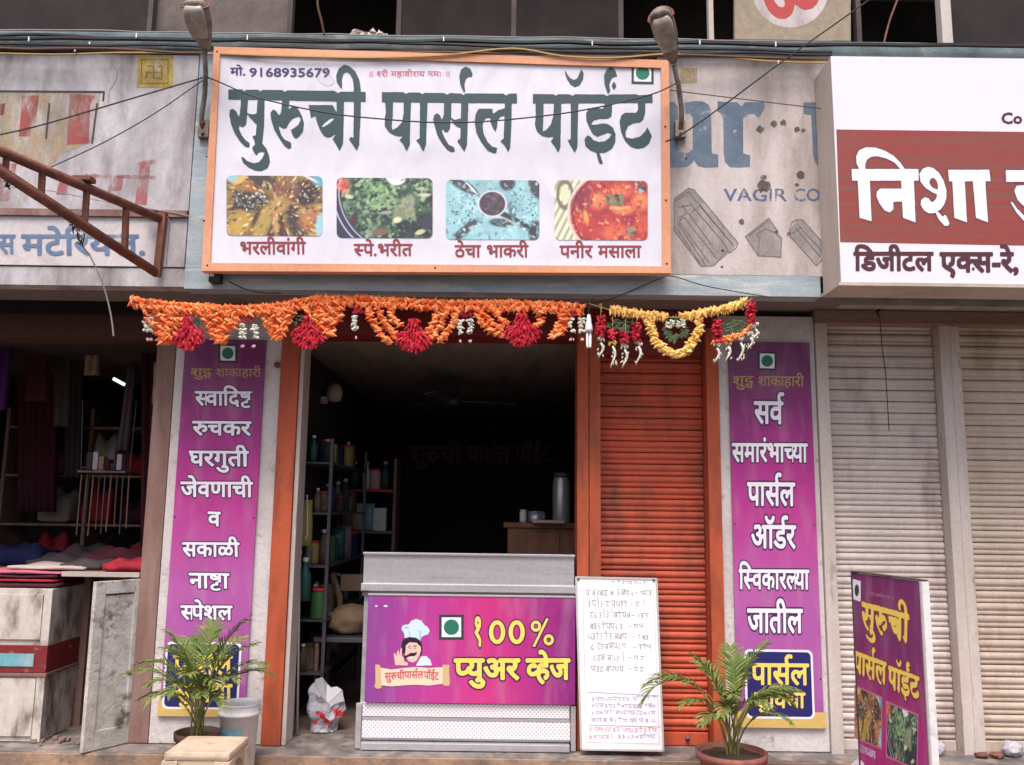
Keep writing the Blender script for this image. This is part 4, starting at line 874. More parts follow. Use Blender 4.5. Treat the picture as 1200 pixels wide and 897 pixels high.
# perforated white sheets below
def perfmat():
    m = bpy.data.materials.new('perforated_white'); m.use_nodes = True; n = m.node_tree; p = n.nodes['Principled BSDF']; L = n.links.new
    g = n.nodes.new('ShaderNodeNewGeometry'); mp = n.nodes.new('ShaderNodeMapping'); mp.inputs['Rotation'].default_value = (0, R(45), 0); mp.inputs['Scale'].default_value = (62, 62, 62); L(g.outputs['Position'], mp.inputs[0])
    s = n.nodes.new('ShaderNodeSeparateXYZ'); L(mp.outputs[0], s.inputs[0])
    def tri(o):
        a = n.nodes.new('ShaderNodeMath'); a.operation = 'FRACT'; L(o, a.inputs[0]); b = n.nodes.new('ShaderNodeMath'); b.operation = 'SUBTRACT'; b.inputs[1].default_value = .5; L(a.outputs[0], b.inputs[0])
        c = n.nodes.new('ShaderNodeMath'); c.operation = 'POWER'; c.inputs[1].default_value = 2; L(b.outputs[0], c.inputs[0]); return c.outputs[0]
    d = n.nodes.new('ShaderNodeMath'); d.operation = 'ADD'; L(tri(s.outputs[0]), d.inputs[0]); L(tri(s.outputs[2]), d.inputs[1])
    e = ramp(n, .045, .09); L(d.outputs[0], e.inputs[0]); mx = n.nodes.new('ShaderNodeMix'); mx.data_type = 'RGBA'; L(e.outputs[0], mx.inputs[0]); mx.inputs[6].default_value = (.36, .35, .4, 1); mx.inputs[7].default_value = (.72, .71, .75, 1)
    L(mx.outputs[2], p.inputs['Base Color']); p.inputs['Roughness'].default_value = .4; return m
M['perforated_white'] = perfmat()
cbx('perforated_panel', M['perforated_white'], cx0 + .03, cx1 - .03, cyf - .004, cyf + .012, zc(841), zc(825))
cbx('perforated_panel', M['perforated_white'], cx0 + .03, cx1 - .025, cyf - .006, cyf + .012, zc(866), zc(846))
cbx('panel_slot', M['steel'], cx0 + .03, cx1 - .03, cyf - .002, cyf + .01, zc(845.5), zc(841.5), bev=0)
for a, b in ((cx0 - .006, cx0 + .026), (cx1 - .022, cx1 + .006)): cbx('leg', M['steel'], a, b, cyf - .008, cyf + .024, 0.001, zc(826))
cbx('base_plate', M['steel'], cx0 + .03, cx1 - .03, cyf - .03, .4, .001, .038)

# ================================================================ MENU BOARD leaning on the shutter
bl_, br_, tl_, tr_ = (680, 879.5), (778.5, 881), (674, 675.5), (770.5, 677.5)
b0 = at(*bl_, -.12); t0 = at(*tl_, -.055)
ws = Sheet(b0, (at(*br_, -.12) - b0), Vector((0, t0.y - b0.y, t0.z - b0.z)))
wbd = ws.root('menu_board', label='white handwritten menu board leaning beside the purple counter', cat='whiteboard')
q = [ws.P(*p) for p in (bl_, br_, tr_, tl_)]
MB().prism(q, -.012, 0).build('board', M['white_board'], wbd)
def bar(a, b, w, n='edge_trim', m='aluminium'):
    a, b = Vector(a), Vector(b); d = (b - a).normalized(); nn = Vector((-d.y, d.x)) * w
    MB().prism([tuple(a), tuple(b), tuple(b + nn), tuple(a + nn)], -.014, .004).build(n, M[m], wbd)
for i in range(4): bar(q[i], q[(i+1) % 4], .011)
rnd = random.Random(11); mbs = {k: MB() for k in ('ink_grey', 'ink_blue', 'ink_red')}
def scribble(mb, x, y, x1, h, w=.62):
    def S(*p): strip(ws, [(x + a * 4.3, y - h * b) for a, b in p], w * rnd.uniform(.7, 1.25), .0034, mb)
    while x < x1:
        k = rnd.randint(0, 6); h_ = h; h = h * rnd.uniform(.85, 1.1); y += rnd.uniform(-.35, .35)
        if k == 0: S((.9, .8), (.9, .05)); S((.0, .8), (.3, .35), (.9, .3))
        elif k == 1: S((.1, .75), (.6, .8), (.7, .55), (.3, .45), (.7, .3), (.5, .05), (.1, .15))
        elif k == 2: S((.5, .8), (.5, .5), (.1, .3), (.4, .05), (.9, .2))
        elif k == 3: S((.2, .8), (.25, .3), (.6, .25), (.9, .35)); S((.9, .8), (.9, .0))
        elif k == 4: S((.1, .4), (.4, .6), (.7, .4), (.4, .15), (.1, .4)); S((.8, .8), (.8, .05))
        elif k == 5: S((.5, .8), (.2, .45), (.6, .4), (.3, .0))
        else: S((.7, 1.15), (.3, 1.0), (.4, .8)); S((.5, .8), (.5, .05))
        if k != 1 and rnd.random() < .8: S((-.05, .8), (1.1, .8 + rnd.uniform(-.06, .06)))
        x += 4.3 * rnd.uniform(.95, 1.35); h = h_
        if rnd.random() < .16: x += 2.2
for y, x0_, x1_, pr_ in ((698, 686, 742, '५०'), (711, 690, 736, '३५'), (724.5, 690, 738, '१२५'), (737, 692, 734, '४५'), (749.5, 690, 738, '४०'), (761.5, 692, 740, '३५'), (774, 693, 734, '२०'), (787, 693, 734, '३०')):
    scribble(mbs['ink_grey'], x0_ + rnd.uniform(-2, 3), y + rnd.uniform(-1, 1), x1_ + rnd.uniform(-5, 1), 8.8); strip(ws, [(x1_ + 2, y - 3), (x1_ + 6, y - 3.2)], .6, .003, mbs['ink_grey'])
    scribble(mbs['ink_grey'], x1_ + 9, y, x1_ + 19, 6.5)
for y in (822, 830, 838, 846): scribble(mbs['ink_blue'], 693, y, 766, 5.5)
scribble(mbs['ink_blue'], 724, 866, 766, 5.5); scribble(mbs['ink_blue'], 716, 685, 756, 4, .4)
scribble(mbs['ink_red'], 690, 857, 768, 6); scribble(mbs['ink_red'], 690, 866, 716, 5)
strip(ws, [(688, 811), (772, 815.5)], .8, .003, mbs['ink_blue']); strip(ws, [(690, 850), (774, 852)], .6, .003, mbs['ink_grey']); strip(ws, [(683, 690), (687, 870), (773, 872), (766, 690)], .4, .003, mbs['ink_red'])
for k, mb in mbs.items(): tag(mb.build('handwriting', M[k], wbd), kind='stuff')
for p in ((678, 679), (766, 680)): MB().flat([disc(ws, *p, 1.6, 1.5, 10)], .0055).build('screw', M['steel_dark'], wbd)

# ================================================================ STANDING SIGN
a0 = at(998, 672, -.62); a1 = at(1079, 689, -1.14); a1.z = a0.z
ss = Sheet(a0, Vector((a1.x - a0.x, a1.y - a0.y, 0)), (0, 0, 1))
st = ss.root('standing_sign', label='tall purple standing sign with yellow lettering angled before the grey shutter', cat='signboard')
w_ = (Vector((a1.x, a1.y)) - Vector((a0.x, a0.y))).length; zb = -.13 - a0.z
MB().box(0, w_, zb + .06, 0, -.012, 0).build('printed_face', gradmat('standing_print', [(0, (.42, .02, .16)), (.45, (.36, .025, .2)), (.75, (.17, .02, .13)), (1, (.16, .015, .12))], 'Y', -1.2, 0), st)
for x0_, x1_ in ((-.004, .008), (w_ - .006, w_ + .004)): MB().box(x0_, x1_, zb, .004, -.035, .004, bev=.002).build('frame_rail', M['panel_grey'] if x0_ < 0 else M['aluminium'], st)
MB().box(-.004, w_ + .004, .0045, .012, -.035, .004, bev=.002).build('frame_rail', M['panel_grey'], st)
MB().box(0, w_, zb + .056, zb + .06, -.03, .003).build('frame_rail', M['panel_grey'], st)
MB().box(0, w_, zb + .06, 0, -.03, -.013).build('back_panel', M['bucket_white'], st)
MB().box(w_ + .0045, w_ + .011, zb, .0, -.034, .0).build('side_board', M['bucket_white'], st)
for x0_ in (0.02, w_ - .05): MB().box(x0_, x0_ + .03, zb, zb + .055, -.3, -.035).build('foot', M['panel_grey'], st)
tz = 3.78 
def T(x, y): return (985 + x / tz, 660 + y / tz)
c = [T(55, 70), T(90, 80), T(90, 172), T(55, 160)]; mb = MB(); mb.flat([[ss.P(*p) for p in c]], .002); mb.build('mark_ground', M['letter_white'], st)
mb = MB(); mb.flat([disc(ss, *T(73, 121), 2.6, 7)], .003); mb.build('mark_dot', M['veg_dark'], st)
write(ss, st, '॥ श~री महावीराय नमः ॥', (*T(120, 128), T(238, 0)[0], T(0, 140)[1]), .002, M['letter_pink'], bold=.02, skew=6.5)
def mapword(keys, dst, hdr):
    """re-use the big sign's own letter shapes: px box on the main sign -> unit box -> this sheet"""
    x0, y0, x1, y1, hk_ = hdr
    D = [Vector(ss.P(*p)) for p in dst]   # tl tr bl of the header-to-base box
    def f(px, py):
        u = (px - x0) / (x1 - x0); v = (py - y0) / (y1 - y0); return tuple(D[0] + (D[1] - D[0]) * u + (D[2] - D[0]) * v)
    tris = to_tris([[f(*p) for p in A_[hk_]]])
    for k, idx in keys:
        ox_, oy_, sc_, ps_ = FT[k]
        for qq in ps_:
            qs = qq if isinstance(qq[0][0], (list, tuple)) else [qq]
            tris += to_tris([[f(ox_ + x / sc_, oy_ + y / sc_) for x, y in h] for h in qs])
    for (vs, fs), z, m, nm in zip(union(tris, .0016, [.002, .008]), (.0045, .002), (M['letter_yellow'], M['letter_maroon']), ('lettering', 'lettering_outline')):
        MB().add([(x, y, z) for x, y in vs], fs).build(nm, m, st)
mapword([('A', None), ('B', None)], [T(96, 172), T(305, 224), T(96, 292)], (267.5, 105.2, 428.6, 174, 'h1'))
mapword([('C', None), ('D', None)], [T(62, 388), T(204, 438), T(62, 485)], (447.5, 108.2, 605.8, 176, 'h2'))
mapword([('E', None), ('F', None)], [T(214, 455), T(350, 505), T(214, 552)], (624.4, 110.6, 764.7, 176, 'h3'))
food_print(ss, st, [T(66, 548), T(182, 598), T(180, 820), T(66, 768)], 0, .0035, 90)
food_print(ss, st, [T(206, 618), T(342, 676), T(338, 910), T(206, 852)], 1, .0035, 90)
mb = MB()
for q in ([T(62, 540), T(186, 593), T(184, 828), T(62, 776)], [T(202, 610), T(346, 670), T(342, 918), T(202, 860)]): mb.flat([[ss.P(*p) for p in q]], .002)
mb.build('print_border', M['letter_pink'], st)
mb = MB(); mb.flat([[ss.P(*T(80, 800)), ss.P(*T(155, 835)), ss.P(*T(155, 868)), ss.P(*T(80, 833))]], .003); mb.build('caption', wornpaint('caption_print', (.6, .4, .6), .4, .55, 60), st)
mb = MB(); mb.flat([disc(ss, *T(78, 905), 8, 9)], .003); mb.build('print_border', M['letter_white'], st)
# ================================================================ GARLANDS
def petal(mb, c, d, L_, w, rnd, mi=0):
    """one folded petal or flower head half: a small leaf-like shape of six faces"""
    d = d.normalized(); s = d.cross(Vector((rnd.uniform(-.4, .4), -1, rnd.uniform(-.4, .4)))).normalized(); n = s.cross(d).normalized()
    if n.y > 0: n = -n
    a = c - d * L_ / 2; b = c + d * L_ / 2; m1 = c - d * L_ * .12
    vs = [a, m1 + s * w / 2, b, m1 - s * w / 2, m1 + n * w * .45, m1 - n * w * .3]
    mb.add(vs, [(0, 1, 4), (1, 2, 4), (2, 3, 4), (3, 0, 4), (1, 0, 5), (2, 1, 5), (3, 2, 5), (0, 3, 5)], mi, False)
GY = -.475
def gp_(px, py, Y=GY): return at(px, py, Y)
def row(mb, pts, rnd, step=3.2, L_=.04, w=.017, ang=(20, 60), rows=1, Y=GY, alt=True, jit=1.):
    """petals strung along a px polyline, leaning alternately"""
    q = []
    for a, b in zip(pts, pts[1:]):
        n = max(1, int(math.hypot(b[0]-a[0], b[1]-a[1]) / step))
        for i in range(n): q.append((a[0] + (b[0]-a[0]) * i / n, a[1] + (b[1]-a[1]) * i / n))
    for i, (x, y) in enumerate(q):
        for k in range(rows):
            sgn = (1 if (i + k) % 2 else -1) if alt else 1
            an = R(rnd.uniform(*ang)) * sgn
            d = Vector((math.sin(an), rnd.uniform(-.4, .4), -math.cos(an)))
            c = gp_(x + rnd.uniform(-1, 1) * jit, y + rnd.uniform(-1, 1) * jit, Y + rnd.uniform(-.014, .014))
            petal(mb, c, d, L_ * rnd.uniform(.8, 1.15), w * rnd.uniform(.85, 1.15), rnd)
def tassel(mbw, mbp, x, y, rnd, n=5):
    for k in range(n):
        for j in range(3): petal(mbw, gp_(x + rnd.uniform(-3, 3), y + k * 4.5 + rnd.uniform(-1, 1)), Vector((rnd.uniform(-1, 1), rnd.uniform(-.5, .5), rnd.uniform(-.8, .3))), .034, .02, rnd)
    for j in range(3): petal(mbp, gp_(x + rnd.uniform(-2, 2), y + n * 4.5 + 6), Vector((rnd.uniform(-.4, .4), 0, 1)), .022, .011, rnd)
SK = dict(kind='stuff')
def marigold_garland():
    rnd = random.Random(21); o = gp_(420, 352)
    t = empty('flower_garland', o, 'long orange garland with red rosettes hung over the open shop doorway', 'garland')
    def fin(mb, n, m):
        mb.v = [(x - o.x, y - o.y, z - o.z) for x, y, z in mb.v]; return tag(mb.build(n, m, t), **SK)
    mb = MB(); top = [(154, 353), (200, 360), (240, 362), (290, 364), (330, 360), (370, 352), (420, 352), (470, 355), (530, 358), (600, 358), (660, 360), (686, 362)]
    row(mb, [(x, y - 2) for x, y in top], rnd, 3.0, .055, .026, (10, 60), 2); row(mb, [(x, y + 4) for x, y in top], rnd, 3.0, .052, .025, (10, 60), 2, jit=1.8); fin(mb, 'top_string', M['flower_orange'])
    mb = MB(); mb.tube([Vector(gp_(x, y - 3, GY)) for x, y in top], .003, 5); fin(mb, 'string', M['cable_brown'])
    # solid orange triangles either side of each rosette, pointing down
    for (xa, xb, xt, yt_) in ((168, 222, 196, 405), (232, 290, 258, 403), (302, 350, 328, 400), (356, 402, 388, 394)):
        mb = MB(); y = 362
        while y < yt_:
            f = (y - 362) / (yt_ - 362); l = xa + (xt - 4 - xa) * f; r = xb + (xt + 4 - xb) * f
            if xt > (xa + xb) / 2: l = xa + (xt - 6 - xa) * f
            x = l
            while x <= r:
                an = R(rnd.uniform(35, 75)) * (-1 if int((y - 362) / 5) % 2 else 1)
                petal(mb, gp_(x + rnd.uniform(-1, 1), y + rnd.uniform(-1, 1), GY + rnd.uniform(-.02, .015)), Vector((math.sin(an), rnd.uniform(-.3, .3), -math.cos(an))), .054, .026, rnd); x += 4.4
            y += 4.4
        fin(mb, 'orange_swag', M['flower_orange'])
    # looped orange swags
    for l in ([(430, 360), (436, 375), (446, 392), (458, 404)], [(441, 360), (448, 374), (456, 386), (466, 398)], [(458, 364), (462, 376), (470, 384)], [(524, 362), (518, 378), (508, 394), (496, 406)], [(514, 362), (510, 376), (502, 388), (492, 398)], [(536, 364), (528, 384), (514, 402)],
              [(562, 362), (572, 376), (588, 388)], [(556, 362), (564, 378), (578, 390), (592, 394)], [(578, 362), (586, 374), (596, 382)], [(660, 362), (656, 378), (650, 392), (644, 396)], [(632, 362), (634, 376), (628, 384)], [(664, 366), (662, 380), (655, 394)]):
        mb = MB(); row(mb, l, rnd, 3.0, .055, .026, (40, 80), 2, jit=1.8); fin(mb, 'orange_swag', M['flower_orange'])
    # red rosettes: a fan with a round skirt
    for cx, cy, r in ((220, 394, 19), (362, 393, 19), (485, 397, 21), (612, 390, 21)):
        mb = MB()
        for k in range(8):
            rr = r * (.7, .96, 1., .86, .62, .4, .3, .26)[k]; y = cy + 14 - k * 4.8
            n = max(4, int(rr * 1.5))
            for i in range(n):
                a = -1 + 2 * (i + .5) / n; x = cx + a * rr + rnd.uniform(-1.3, 1.3)
                yy = y - (a * a) * 6 * (1 if k < 4 else .3)
                petal(mb, gp_(x, yy + rnd.uniform(-1, 1), GY - .03 * (1 - a * a) + rnd.uniform(-.01, .01)), Vector((a * .8 + rnd.uniform(-.35, .35), -.4, -1 + rnd.uniform(-.2, .5))), .042 * rnd.uniform(.8, 1.2), .022, rnd)
        fin(mb, 'red_rosette', M['flower_red'])
    for cx, cy, w in ((290, 372, 7), (420, 362, 5), (545, 366, 8), (675, 366, 7), (172, 372, 3)):
        mb = MB()
        for k in range(34): petal(mb, gp_(cx + rnd.uniform(-w, w), cy + rnd.uniform(-6, 5)), Vector((rnd.uniform(-1, 1), -.3, rnd.uniform(-1, .2))), .03, .015, rnd)
        fin(mb, 'red_tuft', M['flower_red'])
    for xs_, y in (((284, 298), 382), ((416,), 372), ((540, 551), 376), ((670, 682), 374), ((172, 176), 374)):
        for x in xs_:
            a, b = MB(), MB(); tassel(a, b, x, y, rnd, 4); fin(a, 'white_tassel', M['flower_white']); fin(b, 'tassel_tip', M['plastic_pink'])
    mb = MB()
    for cx, cy in ((232, 382), (246, 372), (506, 388), (350, 376), (612, 372)):
        for k in range(12): petal(mb, gp_(cx + rnd.uniform(-5, 5), cy + rnd.uniform(-8, 8), GY + .01), Vector((rnd.uniform(-1, 1), 0, rnd.uniform(-1, 1))), .03, .012, rnd)
    fin(mb, 'green_leaves', M['flower_green'])
marigold_garland()
def yellow_garland():
    rnd = random.Random(33); o = gp_(790, 360)
    t = empty('flower_garland', o, 'short yellow and red garland with a drooping loop before the orange shutter', 'garland')
    def fin(mb, n, m):
        mb.v = [(x - o.x, y - o.y, z - o.z) for x, y, z in mb.v]; return tag(mb.build(n, m, t), **SK)
    top = [(716, 364), (738, 367), (762, 370), (782, 372)]; top2 = [(800, 372), (825, 367), (845, 364), (866, 358), (876, 353)]
    for l in (top, top2):
        mb = MB(); row(mb, l, rnd, 2.4, .058, .027, (5, 35), 3, jit=2); fin(mb, 'yellow_string', M['flower_yellow'])
    mb = MB(); mb.tube([gp_(x, y, GY) for x, y in [(690, 356), (704, 360)] + top + top2 + [(882, 350)]], .003, 5); fin(mb, 'string', M['cable_yellow'])
    mb = MB(); row(mb, [(760, 374), (763, 388), (770, 402), (780, 412), (792, 416), (804, 412), (813, 400), (819, 388), (820, 374)], rnd, 2.2, .05, .026, (45, 80), 4, jit=3); fin(mb, 'yellow_loop', M['flower_yellow'])
    mb = MB()
    for k in range(110):
        a = rnd.uniform(0, 6.28); r_ = rnd.uniform(.5, 1); petal(mb, gp_(792 + 15 * r_ * math.cos(a), 386 + 15 * r_ * math.sin(a), GY + .01), Vector((math.cos(a), -.2, -math.sin(a))), .034, .012, rnd)
    fin(mb, 'green_ring', M['flower_green'])
    mb = MB()
    for k in range(50): petal(mb, gp_(792 + rnd.uniform(-12, 12), 379 + rnd.uniform(-4, 5)), Vector((rnd.uniform(-1, 1), -.5, rnd.uniform(-1, 1))), .026, .012, rnd)
    fin(mb, 'white_tuft', M['flower_white'])
    for x, y0_, y1_ in ((704, 372, 394), (718, 388, 398), (732, 390, 402), (746, 380, 400), (840, 376, 402), (880, 356, 378)):
        mb = MB(); y = y0_
        while y < y1_:
            for j in range(5): petal(mb, gp_(x + rnd.uniform(-4.5, 4.5), y + rnd.uniform(-1, 1), GY + rnd.uniform(-.02, .01)), Vector((rnd.uniform(-1, 1), -.3, rnd.uniform(-.8, .2))), .034, .02, rnd)
            y += 2.6
        fin(mb, 'red_strand', M['flower_red'])
    mb = MB(); row(mb, [(836, 402), (850, 399), (864, 396), (876, 386), (881, 378)], rnd, 2.6, .034, .016, (20, 70), 3, jit=1.5); row(mb, [(848, 396), (866, 392)], rnd, 2.6, .034, .016, (20, 70), 2); fin(mb, 'red_orange_string', M['flower_orange'])
    mb = MB()
    for cx, cy in ((726, 382), (732, 386), (736, 380), (858, 382), (864, 380), (869, 384), (852, 385), (718, 380)):
        for k in range(13): petal(mb, gp_(cx + rnd.uniform(-6, 6), cy + rnd.uniform(-5, 5), GY + .005), Vector((rnd.uniform(-1, 1), 0, rnd.uniform(-.5, .5))), .032, .011, rnd)
    fin(mb, 'green_leaves', M['flower_green'])
    for x, y, l in ((704, 398, 18), (718, 402, 26), (732, 406, 22), (748, 402, 22), (840, 404, 18), (853, 402, 18), (868, 398, 22), (879, 392, 14), (885, 382, 12)):
        a = MB()
        for j in range(10): petal(a, gp_(x + rnd.uniform(-4, 4), y + rnd.uniform(-3, 2)), Vector((rnd.uniform(-.6, .6), 0, -1)), .022, .013, rnd)
        fin(a, 'yellow_cup' if x < 760 else 'white_cup', M['flower_yellow'] if x in (718, 853) else M['flower_white'])
        a = MB(); p = [gp_(x + 3 * math.sin(k * .9), y + 4 + l * k / 5, GY) for k in range(6)]; a.tube(p, [.006, .008, .007, .006, .004, .0015], 6)
        for j in range(6): petal(a, gp_(x + rnd.uniform(-4, 5), y + 6 + rnd.uniform(0, l * .8)), Vector((rnd.uniform(-.7, .7), 0, -1)), .02, .009, rnd)
        fin(a, 'hanging_bud', M['flower_white'])
    mb = MB(); mb.tube([gp_(704, 362), gp_(704, 376)], .002, 4); mb.tube([gp_(718, 364), gp_(718, 392)], .002, 4); mb.tube([gp_(733, 366), gp_(733, 392)], .002, 4); mb.tube([gp_(746, 368), gp_(746, 384)], .002, 4); row(mb, [(704, 358), (705, 366)], rnd, 1.5, .02, .009, (10, 50), 2); fin(mb, 'yellow_thread', M['cable_yellow'])
yellow_garland()
bo = gp_(690, 370); bu = empty('hanging_bulb', bo, 'small white compact bulb hanging between the orange and yellow garlands', 'light bulb')
zq = lambda py: gp_(690, py).z - bo.z
MB().lathe([(.0, zq(369)), (.008, zq(369)), (.012, zq(373)), (.014, zq(378)), (.019, zq(382)), (.021, zq(386)), (.019, zq(389)), (.0, zq(389))], n=14).build('socket', M['bulb_white'], bu)
for dx in (-.008, .008): MB().tube([(dx, 0, zq(389)), (dx, 0, zq(406)), (dx * .6, 0, zq(408))], .0065, 8).build('glass_tube', M['bulb_white'], bu)
MB().tube([(0, 0, zq(369)), (.002, .02, zq(360)), (.03, .1, zq(346))], .0025, 5).build('cord', M['cable_brown'], bu)

# ================================================================ STREET LAMPS on the fascia
def lamp(label, px_wall, py_wall, arm, head, seed):
    o = at(px_wall, py_wall, FB - .03)
    t = empty('street_lamp', o, label, 'street lamp', 'old lamps bracketed on the fascia')
    pa = [at(*a) - o for a in arm]; MB().tube(pa, [.014] * len(pa), 10).build('arm', M['lamp_metal'], t)
    MB().box(-.03, .03, -.012, .03, -.05, .05, bev=.004).build('wall_plate', M['lamp_metal'], t)
    for dz in (-.032, .032): MB().tube([(0, -.025, dz), (0, -.008, dz)], .008, 6).build('bolt', M['rust'], t)
    p0, p1 = at(*head[0]) - o, at(*head[1]) - o; L_ = (p1 - p0).length; d = (p1 - p0).normalized()
    side = Vector((1, 0, 0)); side = (side - d * side.dot(d)).normalized(); up = d.cross(side); up = up if up.z > 0 else -up
    wd = head[2]
    def ring(f, w, h, hz=0, n=14): c = p0 + d * L_ * f; return [c + side * w * math.cos(2*math.pi*k/n) + up * (h * math.sin(2*math.pi*k/n) * (1 if math.sin(2*math.pi*k/n) > 0 else .35) + hz) for k in range(n)]
    def loft(rs, name, m):
        mb = MB(); n = len(rs[0]); vs = [v for r in rs for v in r]
        fs = [(i*n+k, i*n+(k+1) % n, (i+1)*n+(k+1) % n, (i+1)*n+k) for i in range(len(rs)-1) for k in range(n)] + [tuple(range(n)), tuple((len(rs)-1)*n + k for k in range(n))]
        mb.add(vs, fs, 0, True); return mb.build(name, m, t)
    hd = loft([ring(-.12, wd*.3, .02), ring(0, wd*.5, .035), ring(.2, wd*.72, .06), ring(.5, wd*.98, .08), ring(.85, wd, .08), ring(.98, wd*.8, .06), ring(1.04, wd*.4, .03)], 'head', M['lamp_metal'])
    loft([ring(.22, wd*.55, .02, -.025), ring(.3, wd*.66, .05, -.04), ring(.6, wd*.82, .06, -.05), ring(.88, wd*.82, .05, -.045), ring(.95, wd*.6, .02, -.025)], 'glass_bowl', M['lamp_glass'])
    mb = MB(); mb.tube([v for v in ring(.9, wd*1.04, .085)] + [ring(.9, wd*1.04, .085)[0]], .006, 5); mb.build('rim_band', M['rust'], t)
lamp('weathered street lamp with a clouded bowl before the painted wall board', 239, 152, [(238, 152, -.48), (236, 138, -.5), (240, 110, -.53), (241, 85, -.58), (240, 60, -.64)], [(240, 54, -.66), (227, 2, -.86), .068], 1)
lamp('slim dark street lamp over the upper corner of the main sign', 797, 152, [(798, 152, -.60), (799, 130, -.62), (795, 100, -.66), (790, 76, -.72)], [(788, 68, -.74), (773, 15, -.98), .062], 2)

# ================================================================ RUSTY BRACKET
o = at(190, 285, FB - .03); br = empty('iron_bracket', o, 'rusty welded iron bracket projecting over the faded white boards', 'bracket')
def BT(px, py, Y): return at(px, py, Y) - o
zt_, zb_ = at(190, 256, FB - .04).z, 0
A0 = at(188, 257, -.50); A1 = at(-40, 160, -1.62); B0 = at(183, 320, -.50); B1 = at(-40, 174, -1.60)
def sq(a, b, w, n, m='rust', h=None):
    a, b = a - o, b - o; d = (b - a).normalized(); s = Vector((0, 0, 1)).cross(d).normalized(); u = d.cross(s); h = h or w
    vs = [p + s * i * w / 2 + u * j * h / 2 for p in (a, b) for i, j in ((-1, -1), (1, -1), (1, 1), (-1, 1))]
    return MB().add(vs, [(0, 1, 5, 4), (1, 2, 6, 5), (2, 3, 7, 6), (3, 0, 4, 7), (3, 2, 1, 0), (4, 5, 6, 7)]).build(n, M[m], br)
MB().tube([A0 - o, A1 - o], .024, 12).build('top_tube', M['rust'], br)
MB().tube([B0 - o, B1 - o], .026, 12).build('lower_tube', M['rust'], br)
sq(at(192, 250, -.5), at(184, 324, -.5), .035, 'end_bar')
def onl(P, Q, px):
    lo, hi = 0, 1
    for _ in range(30):
        f = (lo + hi) / 2; c = P.lerp(Q, f); v = ROT.transposed() @ (c - CAM); x = 600 + F * v.x / -v.z
        if x > px: lo = f
        else: hi = f
    return P.lerp(Q, f)
for px, pb in ((148, 146), (102, 99), (50, 48), (8, 6)): 
    sq(onl(A0, A1, px), onl(B0, B1, pb), .026, 'web_bar')
c = onl(A0, A1, 98) + Vector((0, 0, .035)); MB().box(c.x - o.x - .045, c.x - o.x + .045, c.y - o.y - .03, c.y - o.y + .03, c.z - o.z - .012, c.z - o.z + .012, bev=.003).build('cleat', M['rust'], br)
c = at(176, 249, -.53); MB().box(c.x - o.x - .04, c.x - o.x + .03, c.y - o.y - .02, c.y - o.y + .03, c.z - o.z - .012, c.z - o.z + .012, bev=.003).build('cleat', M['rust'], br)

# ================================================================ CABLES
def cable(pts, r, m, label, group=None, n=5, sag=0):
    P = [at(*p) for p in pts]; Q = []
    for i in range(len(P) - 1):
        a, b = P[max(i-1, 0)], P[i]; c, d = P[i+1], P[min(i+2, len(P)-1)]
        for k in range(5):
            t = k / 5; Q.append(.5 * ((2*b) + (c - a)*t + (2*a - 5*b + 4*c - d)*t*t + (3*b - a - 3*c + d)*t**3))
    Q.append(P[-1]); o = Q[0].copy()
    ob = MB().tube([q - o for q in Q], r, n).build('cable', M[m], None, o); return tag(ob, label, 'cable', group)
yb = FB - .06
rnd = random.Random(5)
def wob(y0_, y1_, x0_=-60, x1_=985, st=45, a=1.6, Y=yb, s=0):
    r_ = random.Random(s); return [(x, y0_ + (y1_ - y0_) * (x - x0_) / (x1_ - x0_) + r_.uniform(-a, a), Y) for x in range(x0_, x1_ + 1, st)]
G_ = 'cables clipped along the slab edge'
cable(wob(44, 55, s=1, x1_=1250, a=1.2), .012, 'cable_black', 'thick black cable, uppermost of the run along the slab edge', G_)
cable(wob(40, 62, s=2), .009, 'cable_black', 'black cable twisting just under the thickest one on the slab', G_)
cable(wob(51, 64, s=3, a=1.2, Y=yb - .05), .008, 'cable_black', 'thin black cable running right above the main sign frame', G_)
cable(wob(57, 68, s=4, a=2.4, Y=yb - .05), .008, 'cable_brown', 'brown cable sagging against the top of the sign frame', G_)
cable([(-60, 61, yb), (60, 64, yb), (140, 62, yb), (240, 63, yb - .05), (330, 66, yb - .07), (430, 68, yb - .07), (520, 65, yb - .07), (600, 57, yb - .07), (660, 66, yb - .07), (720, 68, yb - .07), (800, 63, yb - .05), (900, 72, yb), (985, 74, yb)], .006, 'cable_yellow', 'yellow cable waving along the top of the sign', G_)
cable(wob(34, 49, s=6, a=1), .004, 'cable_grey', 'thin grey cable above the black run on the slab edge', G_)
mb = MB()
lbls_ = {(34, 46): 'white clip on the cables at the far end over the red painted letters', (105, 52): 'white cable clip above the middle of the painted board', (160, 42): 'white cable clip just above the yellow painted square', (88, 58): 'white clip on the lower brown cable above the painted board', (290, 44): 'white cable clip above the phone number on the sign', (520, 46): 'white cable clip above the middle of the main sign', (694, 51): 'white cable clip above the last word of the main sign', (820, 50): 'white cable clip just beyond the slim street lamp', (909, 52): 'white cable clip under the om panel', (912, 74): 'white clip on the yellow cable under the om panel'}
for px, py in ((34, 46), (105, 52), (160, 42), (88, 58), (290, 44), (520, 46), (694, 51), (820, 50), (909, 52), (912, 74)):
    c = at(px, py, yb - .012); mb = MB().box(-.003, .003, -.004, .004, -.014, .014); tag(mb.build('cable_clip', M['bulb_white'], None, c), lbls_[(px, py)], 'cable clip', 'white clips on the cable run')
